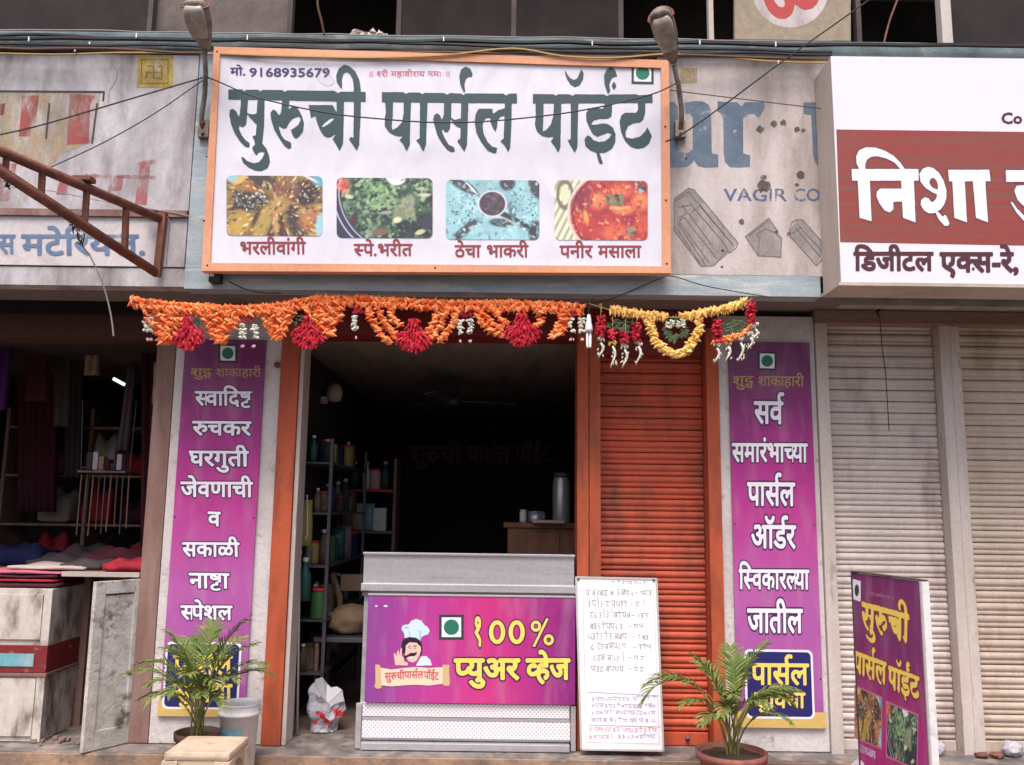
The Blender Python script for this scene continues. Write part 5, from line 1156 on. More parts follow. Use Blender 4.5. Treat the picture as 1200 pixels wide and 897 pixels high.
cable([(-40, 166, -.7), (40, 149, -.65), (140, 120, -.6), (232, 93, -.55), (246, 92, -.6), (300, 114, -.63), (380, 132, -.64), (450, 140, -.65), (520, 144, -.65), (590, 141, -.65), (680, 130, -.65), (760, 112, -.64), (792, 98, -.62)], .0042, 'cable_black', 'long black wire sagging across the lettering of the main sign')
cable([(60, 196, -.62), (120, 168, -.6), (180, 134, -.58), (238, 94, -.54)], .003, 'cable_black', 'thin wire rising from the rusty bracket to the nearer lamp')
cable([(780, 166, -.62), (800, 157, -.62), (850, 122, -.6), (920, 70, -.57), (1010, 6, -.52), (1060, -30, -.5)], .0046, 'cable_black', 'black wire slanting up over the old board to the om panel')
cable([(786, 106, -.58), (810, 109, -.54), (900, 120, -.53), (966, 128, -.55), (985, 131, -.6)], .003, 'cable_brown', 'thin brown wire crossing the blue ur lettering')
cable([(88, 262, -.9), (95, 285, -.85), (108, 305, -.8), (122, 338, -.78), (130, 370, -.76), (133, 394, -.75)], .004, 'cable_grey', 'loose grey wire dangling from the rusty bracket over the dark shop')
cable([(0, 219, -.6), (60, 224, -.55), (120, 236, -.5), (200, 249, -.48), (240, 258, -.5)], .0028, 'cable_grey', 'thin grey wire behind the rusty bracket above the narrow board')
cable([(196, 254, -.5), (216, 300, -.5), (206, 322, -.48)], .0016, 'cable_grey', 'fine loose wire hanging from the bracket end')
cable([(690, 356, -.36), (720, 349, -.45), (770, 328, -.49), (788, 324, -.49), (830, 336, -.48), (905, 349, -.47)], .0028, 'cable_black', 'black wire looping under the sign down to the yellow garland')
cable([(268, 330, -.47), (285, 338, -.47), (305, 343, -.46), (330, 344, -.46)], .003, 'cable_black', 'short black wire leaving the white plug below the sign')
cable([(378, -20, -.6), (372, 2, -.6), (377, 26, -.58), (380, 42, -.56)], .007, 'cable_brown', 'stiff brown cord hanging from above to the slab edge')
cable([(380, 62, -.61), (379, 74, -.61), (382, 84, -.61), (390, 93, -.61), (391, 98, -.61), (384, 101, -.61), (374, 96, -.61), (371, 86, -.61)], .0015, 'cable_grey', 'fine wire curl hooked over the number on the sign')
cable([(1060, -20, -.3), (1044, 20, -.32), (1036, 50, -.34)], .006, 'rust', 'thin rusty rod leaning in the dark upper opening')
pl = tag(MB().box(-.03, .03, -.03, .03, -.03, .03, bev=.006).build('junction_box', M['cable_black'], None, at(253, 326, -.49)), 'small black junction box under the sign corner', 'junction box')
MB().box(-.03, .0, -.034, -.031, .0, .022).build('cover', M['bulb_white'], pl)
for px, py, s_ in ((88, 262, 1.), (12, 212, .8), (94, 280, .8)):
    mb = MB(); r_ = random.Random(int(px)); P = [Vector((r_.uniform(-.03, .03), r_.uniform(-.02, .02), r_.uniform(-.05, .05))) * s_ for _ in range(14)]; mb.tube(P, .0035, 5)
    tag(mb.build('wire_knot', M['cable_black'], None, at(px, py, -.92 if px > 50 else -1.3)), {88: 'knot of black wire tied under the middle of the rusty bracket', 12: 'knot of black wire on the upper left of the rusty bracket', 94: 'lower tangle of black wire beside the dangling grey wire'}[px], 'wire')
rg = MB(); r_ = random.Random(2)
for k in range(40): 
    a = r_.uniform(0, 6.28); petal(rg, Vector((r_.uniform(-.09, .09), r_.uniform(-.03, .03), r_.uniform(0, .03))), Vector((math.cos(a), math.sin(a), .3)), .07, .05, r_)
tag(rg.build('crumpled_rag', M['cloth_cream'], None, at(432, 46, -.42)), 'crumpled pale rag lying on the slab above the sign', 'rag')

# ================================================================ POTTED PALMS
def palm(o, label, fronds, pot, seed, spread=1.):
    rnd = random.Random(seed); t = empty('potted_palm', o, label, 'potted plant', 'potted palms before the shop')
    rt, rb, h, rim = pot
    MB().lathe([(0, 0), (rb, 0), (rb*1.02, .01), (rt*.96, h - .035), (rt*1.06, h - .035), (rt*1.08, h), (rt*.97, h), (rt*.94, h - .03), (0, h - .03)], n=28).build('pot', rim, t)
    mb = MB(); n = 20
    mb.add([(0, 0, h - .01)] + [(rt*.93*math.cos(2*math.pi*k/n), rt*.93*math.sin(2*math.pi*k/n), h - .024 + rnd.uniform(-.004, .006)) for k in range(n)], [(0, 1+k, 1+(k+1) % n) for k in range(n)]); mb.build('soil', M['soil'], t)
    for (az, lean, L_, droop, y0_) in fronds:
        az = R(az + rnd.uniform(-8, 8)); base = Vector((rnd.uniform(-.03, .03), rnd.uniform(-.03, .03), h - .02)); pts = []; lean *= .62; droop *= 1.5; L_ *= 1.06; y0_ = min(.55, y0_ + .16); p = base.copy(); el = R(90 - lean * .3)
        N = 16; seg = L_ / N
        for i in range(N + 1):
            pts.append(p.copy()); f = i / N; e2 = el - R(lean * .6 + droop * f) * f * 1.2
            p = p + Vector((math.cos(e2) * math.cos(az), math.cos(e2) * math.sin(az) * .8, math.sin(e2))) * seg
        fr = MB(); fr.tube(pts, [.0055 - .0042 * i / N for i in range(N + 1)], 5, 1)
        nl = 17
        for i in range(nl):
            f = y0_ + (1 - y0_) * i / (nl - 1); k = min(int(f * N), N - 1); c = pts[k].lerp(pts[k+1], f * N - k); d = (pts[k+1] - pts[k]).normalized()
            s = d.cross(Vector((0, 0, 1)))
            if s.length < .05: s = Vector((-math.sin(az), math.cos(az), 0))
            s.normalize(); u = s.cross(d)
            ll = (.12 + .12 * math.sin(math.pi * min(1, (f - y0_) / (1 - y0_) * .9 + .12))) * rnd.uniform(.8, 1.1) * L_ * .85
            for sg_ in (-1, 1):
                dd = (d * rnd.uniform(.75, 1.0) + s * sg_ * rnd.uniform(.6, .9) + u * rnd.uniform(.1, .4)).normalized(); q = c.copy(); w = .0056 * rnd.uniform(.8, 1.2); vs = []
                for j in range(5):
                    g = j / 4; ww = w * (math.sin(math.pi * min(g * .85 + .15, 1)) + .05); wn_ = dd.cross(u).normalized()
                    vs += [q + wn_ * ww + u * ww * .5, q, q - wn_ * ww + u * ww * .5]
                    q = q + dd * ll / 4; dd = (dd + Vector((0, 0, -rnd.uniform(.12, .3)))).normalized()
                fs = []
                for j in range(4): b = j * 3; fs += [(b, b+1, b+4, b+3), (b+1, b+2, b+5, b+4)]
                fr.add(vs, fs, 0)
        fr.build('frond', [M['leaf'], M['leaf_stem']], t)
    return t
o1 = at(231, 862, -.45); o1.z = o1.z
frs = [(175, 55, .50, 45, .35), (160, 30, .48, 40, .4), (200, 75, .5, 40, .3), (5, 30, .50, 35, .4), (350, 60, .5, 40, .35), (20, 75, .48, 45, .3), (270, 35, .46, 50, .35), (250, 60, .44, 55, .3), (300, 55, .46, 50, .3), (90, 15, .52, 25, .45), (60, 35, .50, 30, .4), (120, 30, .50, 35, .4), (210, 40, .42, 60, .3), (330, 40, .44, 55, .3), (180, 18, .5, 25, .45), (0, 15, .56, 25, .45), (225, 80, .4, 50, .3), (315, 80, .4, 50, .3), (190, 95, .36, 40, .3), (280, 75, .4, 40, .3)]
o1.z -= .16
palm(o1, 'bushy green palm in a brown pot behind the cream plastic stool', [(a, b, c * 1.05, d, e) for a, b, c, d, e in frs], (.105, .085, .18, mat('pot_brown', (.12, .07, .05), .8, col2=(.08, .045, .035), scale=9)), 4)
o2 = at(857, 876, -.5); o2.z = -.128
palm(o2, 'green palm with a long frond in a wide terracotta pot by the whiteboard', [(178, 62, .66, 70, .4), (170, 48, .60, 60, .4), (8, 60, .50, 65, .4), (350, 45, .48, 55, .4)] + [(a, b, c * 1.0, d, e) for a, b, c, d, e in frs[4:18]], (.165, .12, .26, M['terracotta']), 9)
# what lifts the first pot: a low brick
tag(MB().box(-.12, .12, -.1, .1, -.128 - o1.z, -.002, bev=.008).build('stone_block', M['stone_ledge'], None, o1), 'rough grey stone block under the brown plant pot', 'stone')

# ================================================================ STOOL
so2 = at(244, 872, -.98); zt2 = so2.z; so2.z = -.13
hh = zt2 + .13
stl = empty('plastic_stool', so2, 'cream plastic stool with square legs standing before the brown pot', 'stool')
hw = .143
MB().box(-hw, hw, -hw, hw, hh - .035, hh, bev=.014).build('seat', M['stool_cream'], stl)
for sx in (-1, 1):
    for sy in (-1, 1):
        x0_, y0_ = sx * (hw - .03), sy * (hw - .03); vs = []
        for z, e, wd in ((hh - .036, 0, .034), (0, .035, .024)):
            cx_, cy_ = x0_ + sx * e, y0_ + sy * e; vs += [(cx_ - wd, cy_ - wd, z), (cx_ + wd, cy_ - wd, z), (cx_ + wd, cy_ + wd, z), (cx_ - wd, cy_ + wd, z)]
        MB().add(vs, [(0, 1, 2, 3), (7, 6, 5, 4), (0, 4, 5, 1), (1, 5, 6, 2), (2, 6, 7, 3), (3, 7, 4, 0)]).build('leg', M['stool_cream'], stl)
for ax in (0, 1):
    for sg_ in (-1, 1):
        n = 10; mb = MB(); vs = []
        for i in range(n + 1):
            x = -hw + .05 + (2 * hw - .1) * i / n; zl = hh - .036 - .022 - .05 * abs(2 * i / n - 1) ** 2.2
            for yy in (sg_ * (hw - .006), sg_ * (hw - .016)):
                for z in (hh - .034, zl): vs.append((x, yy, z) if ax == 0 else (yy, x, z))
        fs = []
        for i in range(n): b = 4 * i; fs += [(b, b+1, b+5, b+4), (b+2, b+6, b+7, b+3), (b+1, b+3, b+7, b+5)]
        mb.add(vs, fs); mb.build('apron', M['stool_cream'], stl)
# ================================================================ BUCKET
zb_p = at(280, 823, -.30).z
bo2 = at(280, 850, -.30); bo2.z = -.128
bk = empty('paint_bucket', bo2, 'white plastic bucket with a blue and red label beside the palm', 'bucket')
H_ = zb_p + .128; rt = .105
MB().lathe([(0, 0), (.082, 0), (.084, .006), (rt - .006, H_ - .06), (rt + .004, H_ - .058), (rt + .004, H_ - .045), (rt - .002, H_ - .043), (rt, H_ - .008), (rt + .006, H_), (rt - .004, H_), (rt - .008, H_ - .02), (.085, .01), (0, .01)], n=30).build('body', M['bucket_white'], bk)
mb = MB(); n = 10; vs = []
for i in range(n + 1):
    a = R(200 + 95 * i / n)
    for z in (H_ * .35, H_ * .72): r_ = .084 + (rt - .09) * z / (H_ - .06) + .0016; vs.append((r_ * math.cos(a), r_ * math.sin(a), z))
mb.add(vs, [(2*i, 2*i+2, 2*i+3, 2*i+1) for i in range(n)], 0, True); mb.build('label', M['label_blue'], bk)
mb = MB(); vs = []
for i in range(n + 1):
    a = R(222 + 45 * i / n); e = .014 * math.sin(math.pi * i / n)
    for z in (H_ * .6 - e, H_ * .6 + e): r_ = .084 + (rt - .09) * z / (H_ - .06) + .0032; vs.append((r_ * math.cos(a), r_ * math.sin(a), z))
mb.add(vs, [(2*i, 2*i+2, 2*i+3, 2*i+1) for i in range(n)], 0, True); mb.build('label_badge', M['label_red'], bk)
MB().tube([(rt * math.cos(a), rt * math.sin(a) * 1.0 - .0, H_ - .03 - .07 * math.sin(a * 1) * (1 if True else 0)) for a in [R(180 + 18 * k) for k in range(11)]] , .0025, 5).build('handle', M['steel'], bk) if 0 else None
# ================================================================ LEFT SHOP: counter cabinet, door leaf, cloths
def boxpx(n, m, parent, o, xa, xb, y0, y1, za, zb, bev=.003, yref=None):
    """box spanning px xa..xb and px rows za (top) .. zb (bottom) on its front plane y0"""
    yr = y0 if yref is None else yref; xm = (za + zb) / 2
    X0, X1 = Xa(xa, xm, yr), Xa(xb, xm, yr); Z1, Z0 = Za((xa + xb) / 2, za, yr), Za((xa + xb) / 2, zb, yr)
    return MB().box(X0 - o.x, X1 - o.x, y0 - o.y, y1 - o.y, Z0 - o.z, Z1 - o.z, bev=bev).build(n, m if not isinstance(m, str) else M[m], parent)
o = Vector((-2.75, .25, 0)); cab = empty('counter_cabinet', o, 'worn white counter cabinet with a dark red band at the dark shop', 'cabinet')
XR = Xa(56, 770, 0.0); XL = -3.4; ztc = Za(30, 690, 0)
def cb_(n, m, x0, x1, y0, y1, z0, z1, bev=.003): return MB().box(x0 - o.x, x1 - o.x, y0 - o.y, y1 - o.y, z0, z1, bev=bev).build(n, M[m], cab)
zr0, zr1 = Za(30, 788, 0), Za(30, 756, 0)
cb_('body', 'white_paint_worn', XL, XR, .0, .5, .0, ztc)
cb_('door_panel', 'white_paint_worn', Xa(-40, 720, 0), XR - .05, -.012, -.001, zr1 + .03, ztc - .03)
cb_('door_panel', 'white_paint_worn', Xa(-40, 820, 0), XR - .05, -.012, -.001, .03, zr0 - .03)
cb_('frame_stile', 'white_paint_worn', XR - .045, XR + .002, -.014, -.001, .0, ztc)
cb_('red_band', 'red_band', XL, XR + .004, -.018, .502, zr0, zr1)
cb_('band_label', 'label_blue', Xa(-10, 770, 0), Xa(42, 770, 0), -.022, -.018, zr0 + .035, zr1 - .045, 0)
cb_('rail', 'wood_brown', XL, XR + .01, -.02, .5, zr0 - .02, zr0 - .002)
for k, (m_, h) in enumerate((('cloth_maroon', .018), ('cloth_red', .016), ('cloth_maroon', .016), ('cloth_cream', .012), ('cloth_pink', .018), ('cloth_cream', .014))):
    pass
# folded cloths stacked on the cabinet and plank, each its own thing
def fold(label, m, x0, x1, y0, y1, z, h, seed, rz=0):
    r_ = random.Random(seed); cx, cy = (x0 + x1) / 2, (y0 + y1) / 2; mb = MB(); nx, ny = 14, 8; vs = []
    W_, D_ = x1 - x0, y1 - y0; ph = [r_.uniform(0, 6) for _ in range(4)]
    def edge(i, j): return 1 - .04 * abs(math.sin(i * 1.3 + ph[0])) - .05 * abs(math.sin(j * 1.7 + ph[1]))
    for lay in (0, 1):
        for j in range(ny + 1):
            for i in range(nx + 1):
                a, b = i / nx - .5, j / ny - .5; e = edge(i, j)
                rim = max(abs(a), abs(b)) * 2; zz = (h * (1 - .35 * rim ** 5) + h * .28 * math.sin(a * 9 + ph[2]) * math.cos(b * 7 + ph[3])) if lay else h * .1 * rim ** 3
                vs.append((a * W_ * e, b * D_ * e, max(zz, .001)))
    N = (nx + 1) * (ny + 1); g = lambda i, j, l=0: l * N + j * (nx + 1) + i; fs = []
    for j in range(ny):
        for i in range(nx): fs += [(g(i, j, 1), g(i+1, j, 1), g(i+1, j+1, 1), g(i, j+1, 1)), (g(i, j), g(i, j+1), g(i+1, j+1), g(i+1, j))]
    for i in range(nx): fs += [(g(i, 0), g(i+1, 0), g(i+1, 0, 1), g(i, 0, 1)), (g(i, ny), g(i, ny, 1), g(i+1, ny, 1), g(i+1, ny))]
    for j in range(ny): fs += [(g(0, j), g(0, j, 1), g(0, j+1, 1), g(0, j+1)), (g(nx, j), g(nx, j+1), g(nx, j+1, 1), g(nx, j, 1))]
    mb.add(vs, fs, 0, True); ob = mb.build('folded_cloth', M[m], None, (cx, cy, z)); ob.rotation_euler.z = rz
    return tag(ob, label, 'cloth', 'folded cloths on the counter')
z = ztc + .001
for k, (lb, m_, x0_, x1_, h) in enumerate((('dark maroon cloth, lowest of the pile over the cabinet', 'cloth_maroon', -3.2, XR + .02, .03), ('red striped cloth hanging at the cabinet edge', 'cloth_red', -3.15, XR - .01, .02),
        ('second maroon cloth between the red and the pink ones', 'cloth_maroon', -3.2, XR - .0, .02), ('pale pink cloth on top of the maroon pile', 'cloth_pink', -3.1, XR + .1, .022), ('cream folded cloth above the pale pink one', 'cloth_cream', -2.95, XR + .13, .025))):
    fold(lb, m_, x0_, x1_, .0 + k * .02, .5, z, h, k); z += h + .0015
tb = empty('counter_plank', (-2.4, .25, 0), 'wooden plank top carrying cloths beside the worn white cabinet', 'counter')
ztp = Za(130, 671, .02)
MB().box(XR + .03 + 2.4, -2.125 + 2.4, -.23, .22, ztp - .02 - 0, ztp, bev=.003).build('plank', M['wood_brown'], tb)
MB().box(XR + .03 + 2.4, -2.125 + 2.4, -.238, -.231, ztp - .026, ztp + .002, bev=.002).build('edge_strip', M['cloth_cream'], tb)
for x in (-.18, .22): MB().box(x - .02, x + .02, .1, .14, 0, ztp - .02).build('leg', M['wood_brown'], tb)
z = ztp + .001
fold('bright red crumpled cloth next to the brown timber post', 'cloth_red', -2.37, -2.13, .03, .36, z, .06, 12, .1)
fold('grey folded cloth behind the bright red one', 'cloth_grey', -2.66, -2.4, .12, .42, z, .05, 13)
fold('dark red folded cloth pushed against the grey one', 'cloth_maroon', -2.68, -2.3, .43, .7, z, .1, 14)
tbl = tag(MB().box(-4.8, -2.13, .51, 1.5, .5, ztp - .03, bev=.004).build('display_table', M['wood_brown']), 'low dark wooden display table inside the cluttered shop', 'table')
r_ = random.Random(8); names = iter(['blue cloth bundle at the far edge of the display', 'grey cloth bundle under the hanging rack', 'red cloth bundle heaped behind the cream cloth', 'maroon cloth bundle behind the bright red cloth', 'pale grey cloth bundle lying across the display', 'dark red bundle furthest back on the display'])
for m_, xa, xb, y, h in (('cloth_blue', -3.5, -3.12, .8, .12), ('cloth_grey', -3.05, -2.72, .85, .12), ('cloth_red', -2.75, -2.45, .75, .1), ('cloth_maroon', -2.5, -2.2, .8, .11), ('cloth_grey', -3.1, -2.7, .56, .08), ('cloth_red', -2.7, -2.3, 1.15, .16)):
    fold(next(names), m_, xa, xb, y, y + .28, ztp - .028, h, int(-xa * 100))
# open door leaf
b_in, b_out = at(157, 853, .03), at(97, 878, -.21); t_in = at(168, 674, .03)
dl = Sheet((b_out.x, b_out.y, .0), (b_in.x - b_out.x, b_in.y - b_out.y, 0), (0, 0, 1)); w_ = math.hypot(b_in.x - b_out.x, b_in.y - b_out.y)
dr = dl.root('door_leaf', label='worn off-white panelled door leaf swung open beside the timber post', cat='door'); hd_ = ztp - .035
MB().box(.04, w_ - .04, .1, hd_ - .08, -.022, -.008).build('panel', M['door_paint_worn'], dr)
for n_, a in (('stile', (0, .06, 0, hd_)), ('stile', (w_ - .055, w_, 0, hd_)), ('rail', (.061, w_ - .056, 0, .1)), ('rail', (.061, w_ - .056, hd_ - .07, hd_))): MB().box(*a, -.03, 0, bev=.003).build(n_, M['door_paint_worn'], dr)
for zz in (.15, hd_ - .14): MB().box(w_ - .002, w_ + .02, zz, zz + .07, -.02, .002).build('hinge', M['rust'], dr)
# things under the plank
o = at(78, 760, .5)
tag(MB().box(-.22, .12, -.1, .1, -.35, .25, bev=.01).build('metal_tin', M['bucket_white'], None, at(78, 730, .75)), 'dull white metal tin in the gap beside the cabinet', 'tin')
tag(MB().box(-.16, .16, -.1, .1, -.06, .06, bev=.01).build('shoe_box', M['label_red'], None, at(100, 722, .55)), 'small red box in the gap behind the open door leaf', 'box')
mb = MB(); r_ = random.Random(4)
for k in range(14): mb.box(*(lambda x, y, z, s: (x - s, x + s, y - s, y + s, z, z + s * 1.2))(r_.uniform(-.2, .2), r_.uniform(-.1, .1), 0, r_.uniform(.006, .016)), M=Matrix.Rotation(r_.uniform(-.4, .4), 4, 'Z'))
tag(mb.build('rubble', M['beam_brown'], None, (at(82, 852, .05).x, .05, .002)), 'brown rubble and scraps on the step between cabinet and door', 'rubble', kind='stuff')
# hanging goods in the dark
o = at(122, 600, .9); rk = empty('goods_rack', o, 'dim hanging rack of packets and thin sticks inside the dark shop', 'rack')
def RK(px, py, Y=.9): return at(px, py, Y) - o
MB().tube([RK(96, 548), RK(152, 552)], .008, 6).build('shelf_bar', M['steel_dark'], rk)
MB().box(RK(96, 0).x if 0 else RK(96, 550).x, RK(152, 550).x, -.06, .08, RK(96, 552).z - .012, RK(96, 552).z).build('shelf', M['wood_brown'], rk)
r_ = random.Random(6)
for k in range(6):
    x = RK(108 + k * 7, 530).x; h = r_.uniform(.05, .14); z0 = RK(100, 551).z
    MB().box(x - .018, x + .016, -.03, .03, z0 + .001, z0 + h, bev=.002).build('packet', M[['cloth_grey', 'bag_plastic', 'tan_cloth', 'cloth_maroon'][k % 4]], rk)
for k in range(9):
    x = RK(92 + k * 7, 600).x; MB().tube([(x, 0, RK(100, 556).z), (x + r_.uniform(-.01, .01), 0, RK(100, 612 + r_.uniform(0, 20)).z)], .005, 5).build('stick', M[['wood_brown', 'steel_dark', 'tan_cloth'][k % 3]], rk)
for px in (95, 152): MB().tube([RK(px, 552), RK(px + (2 if px < 100 else 8), 470)], .003, 4).build('hanger', M['steel_dark'], rk)
def drape(label, m, quad, Y, folds=5, name='hanging_cloth'):
    """cloth hung between top px pair and bottom px pair"""
    o = at(*quad[0], Y); tl_, tr_, br_, bl_ = [at(*p, Y) - o for p in quad]; n, k = folds * 4, 8; vs = []
    for j in range(k + 1):
        for i in range(n + 1):
            a, b = i / n, j / k; p = (tl_ * (1-a) + tr_ * a) * (1-b) + (bl_ * (1-a) + br_ * a) * b; vs.append((p.x, p.y + .02 * math.sin(a * folds * 6.28 + b), p.z))
    mb = MB().add(vs, [(j*(n+1)+i, j*(n+1)+i+1, (j+1)*(n+1)+i+1, (j+1)*(n+1)+i) for j in range(k) for i in range(n)], 0, True)
    ob = mb.build(name, M[m], None, o); sm = ob.modifiers.new('thickness', 'SOLIDIFY'); sm.thickness = .006
    return tag(ob, label, 'cloth', None)
drape('dark purple cloth hanging at the edge of the dark shop', 'cloth_purple', [(-40, 385), (16, 385), (6, 480), (-40, 500)], .7)
drape('narrow grey cloth hanging above the rack of packets', 'cloth_grey', [(150, 425), (160, 425), (150, 528), (136, 528)], .7, 2)
drape('short tan cloth hanging behind the timber post', 'tan_cloth', [(180, 425), (192, 425), (186, 474), (178, 474)], .35, 2)
drape('dark maroon cloth hanging furthest inside the shop', 'cloth_maroon', [(20, 400), (70, 400), (64, 600), (20, 600)], 1.9, 6)
drape('dull grey cloth on the rear line of the shop', 'cloth_grey', [(74, 430), (98, 430), (94, 560), (74, 560)], 2.0, 3)
tl = tag(MB().tube([at(133, 444, 1.2) - at(140, 448, 1.2), at(146, 451, 1.2) - at(140, 448, 1.2)], .012, 10).build('tube_light', None or mat('lit_tube', (.8, .9, .8), .4), None, at(140, 448, 1.2)), 'short lit tube light glowing in the dark cluttered shop', 'light')
p_ = tl.data.materials[0].node_tree.nodes['Principled BSDF']; p_.inputs['Emission Color'].default_value = (.8, 1, .8, 1); p_.inputs['Emission Strength'].default_value = .6
for k, (px, py) in enumerate(((135, 430), (75, 384))):
    pass
# dim stacks of folded cloth on a wall shelf at the back, and more lengths hung from the ceiling line
ws_ = empty('cloth_shelf', (-3.1, 2.3, 0), 'dim wooden shelf stacked with cloth at the back of the dark shop', 'shelf')
for z_ in (.75, 1.15, 1.55, 1.95): MB().box(-1.1, 1.0, -.2, .2, z_ - .02, z_, bev=.002).build('shelf_board', M['wood_brown'], ws_)
for x_ in (-1.1, -.4, .3, 1.0): MB().box(x_ - .015, x_ + .015, -.2, .2, 0, 2.1).build('upright', M['wood_brown'], ws_)
r_ = random.Random(77); cc = ['cloth_red', 'cloth_grey', 'cloth_pink', 'cloth_maroon', 'cloth_purple', 'cloth_cream', 'cloth_blue', 'tan_cloth']; cw = dict(cloth_red='red', cloth_grey='grey', cloth_pink='pink', cloth_maroon='maroon', cloth_purple='purple', cloth_cream='cream', cloth_blue='navy', tan_cloth='tan')
for lv, z_ in enumerate((.75, 1.15, 1.55)):
    for k in range(6):
        x_ = -4.02 + k * .35 + .1; m_ = cc[(k * 3 + lv * 5) % 8]; h = r_.uniform(.16, .3)
        fold(f'{cw[m_]} folded stack on the {("lowest", "middle", "upper")[lv]} board of the dim cloth shelf', m_, x_, x_ + .27, 2.14, 2.46, z_ + .002, h, 60 + lv * 10 + k)
for k, (xa, xb, y0_, y1_, Y_, m_, lb) in enumerate(((30, 58, 392, 470, 1.0, 'cloth_maroon', 'short maroon length hung near the front ceiling line'), (64, 84, 392, 500, 1.2, 'cloth_grey', 'slim charcoal length hung beside the short maroon one'), (100, 118, 392, 440, 1.0, 'tan_cloth', 'short tan length hung over the packet rack'), (166, 182, 400, 640, .9, 'cloth_maroon', 'long maroon length hung nearest the timber post'))):
    drape(lb, m_, [(xa, y0_), (xb, y0_), (xb - 3, y1_), (xa - 2, y1_)], Y_, 2)
# ================================================================ INSIDE THE PARCEL SHOP
def obj_at(px, py, Y): return at(px, py, Y)
# side table with jar
Yt = 1.15; x0_, x1_ = Xa(598, 640, Yt), Xa(672, 640, Yt); zt_ = Za(630, 613, Yt)
tt = empty('wooden_side_table', ((x0_ + x1_) / 2, Yt + .25, 0), 'reddish wooden cabinet table inside the shop behind the orange post', 'table'); hx = (x1_ - x0_) / 2 + .02
MB().box(-hx - .03, hx + .1, -.28, .3, zt_ - .035, zt_, bev=.004).build('table_top', M['wood_table'], tt)
MB().box(-hx, hx + .08, -.25, .28, .05, zt_ - .037, bev=.003).build('carcass', M['wood_table'], tt)
MB().box(-hx + .02, hx - .12, -.262, -.251, .1, zt_ - .07, bev=.003).build('door', M['wood_table'], tt)
for sx in (-hx + .03, hx + .05): MB().box(sx - .02, sx + .02, -.22, -.18, 0, .05).build('foot', M['wood_table'], tt)
jp = at(658, 611, Yt + .1); jp.z = zt_ + .002
def jar(label, o, r, h, m, lid, cat='jar'):
    t = empty('storage_jar', o, label, cat); MB().lathe([(0, 0), (r * .95, 0), (r, .01), (r, h * .8), (r * .85, h * .88), (r * .85, h * .9), (0, h * .9)], n=18).build('body', M[m], t)
    MB().lathe([(0, h * .9 + .001), (r * .92, h * .9 + .001), (r * .92, h), (0, h)], n=18).build('lid', M[lid], t); return t
jar('tall greyish steel jar on the reddish wooden table', jp, .065, .36, 'steel', 'steel_dark')
j2 = at(628, 609, Yt + .1); j2.z = zt_ + .002; jar('short pale steel tin left of the tall steel jar', j2, .07, .08, 'steel', 'steel')
j3 = at(613, 609, Yt + .02); j3.z = zt_ + .002; jar('small white cup near the table corner', j3, .025, .09, 'bucket_white', 'bucket_white', 'cup')
tag(MB().box(-.1, .12, -.07, .07, 0, .02, bev=.003).build('paper_pile', M['cloth_cream'], None, (at(640, 610, Yt).x, Yt - .1, zt_ + .002)), 'thin pale paper pile at the table front', 'paper')
# steel shelf along the left side with packed goods
Ysf = .75; xsl, xsr = -1.36, -1.12
sh = empty('goods_shelf', (-1.25, .9, 0), 'narrow shelf crowded with goods inside the open orange doorway', 'shelf')
for z_ in (.3, .62, .95, 1.28, 1.6): MB().box(-.11, .11, -.42, .9, z_ - .015, z_, bev=.002).build('shelf_board', M['steel_dark'], sh)
for y_ in (-.42, .88):
    for x_ in (-.105, .1): MB().box(x_ - .01, x_ + .01, y_, y_ + .02, 0, 1.75).build('upright', M['steel_dark'], sh)
r_ = random.Random(19); LBL = {0: 'bottle', 1: 'packet', 2: 'box', 3: 'jar'}
M['dimmed_white'] = mat('dimmed_white', (.2, .18, .18), .6, col2=(.12, .1, .1), scale=20); M['dimmed_red'] = mat('dimmed_red', (.16, .02, .025), .6, col2=(.08, .02, .02), scale=20); M['dimmed_pink'] = mat('dimmed_pink', (.25, .13, .17), .6, col2=(.15, .08, .1), scale=20); M['dimmed_brown'] = mat('dimmed_brown', (.1, .06, .04), .7, col2=(.18, .13, .09), scale=20)  # goods colours darkened to paint in the dim light of the interior
cols = ['plastic_green', 'plastic_yellow', 'dimmed_white', 'dimmed_red', 'plastic_teal', 'dimmed_pink', 'dimmed_brown', 'cloth_blue', 'dimmed_brown', 'cloth_grey']
cn = {'dimmed_white': 'dimmed white', 'dimmed_red': 'dull red', 'dimmed_pink': 'dimmed pink', 'dimmed_brown': 'brown', 'cloth_blue': 'navy', 'plastic_green': 'green', 'plastic_yellow': 'yellow', 'bucket_white': 'white', 'label_red': 'red', 'plastic_teal': 'teal', 'plastic_pink': 'pink', 'cloth_cream': 'cream', 'label_blue': 'blue', 'tan_cloth': 'tan', 'cloth_grey': 'grey'}
lev = {0: 'lowest', 1: 'second lowest', 2: 'middle', 3: 'second highest', 4: 'top'}
used = set()
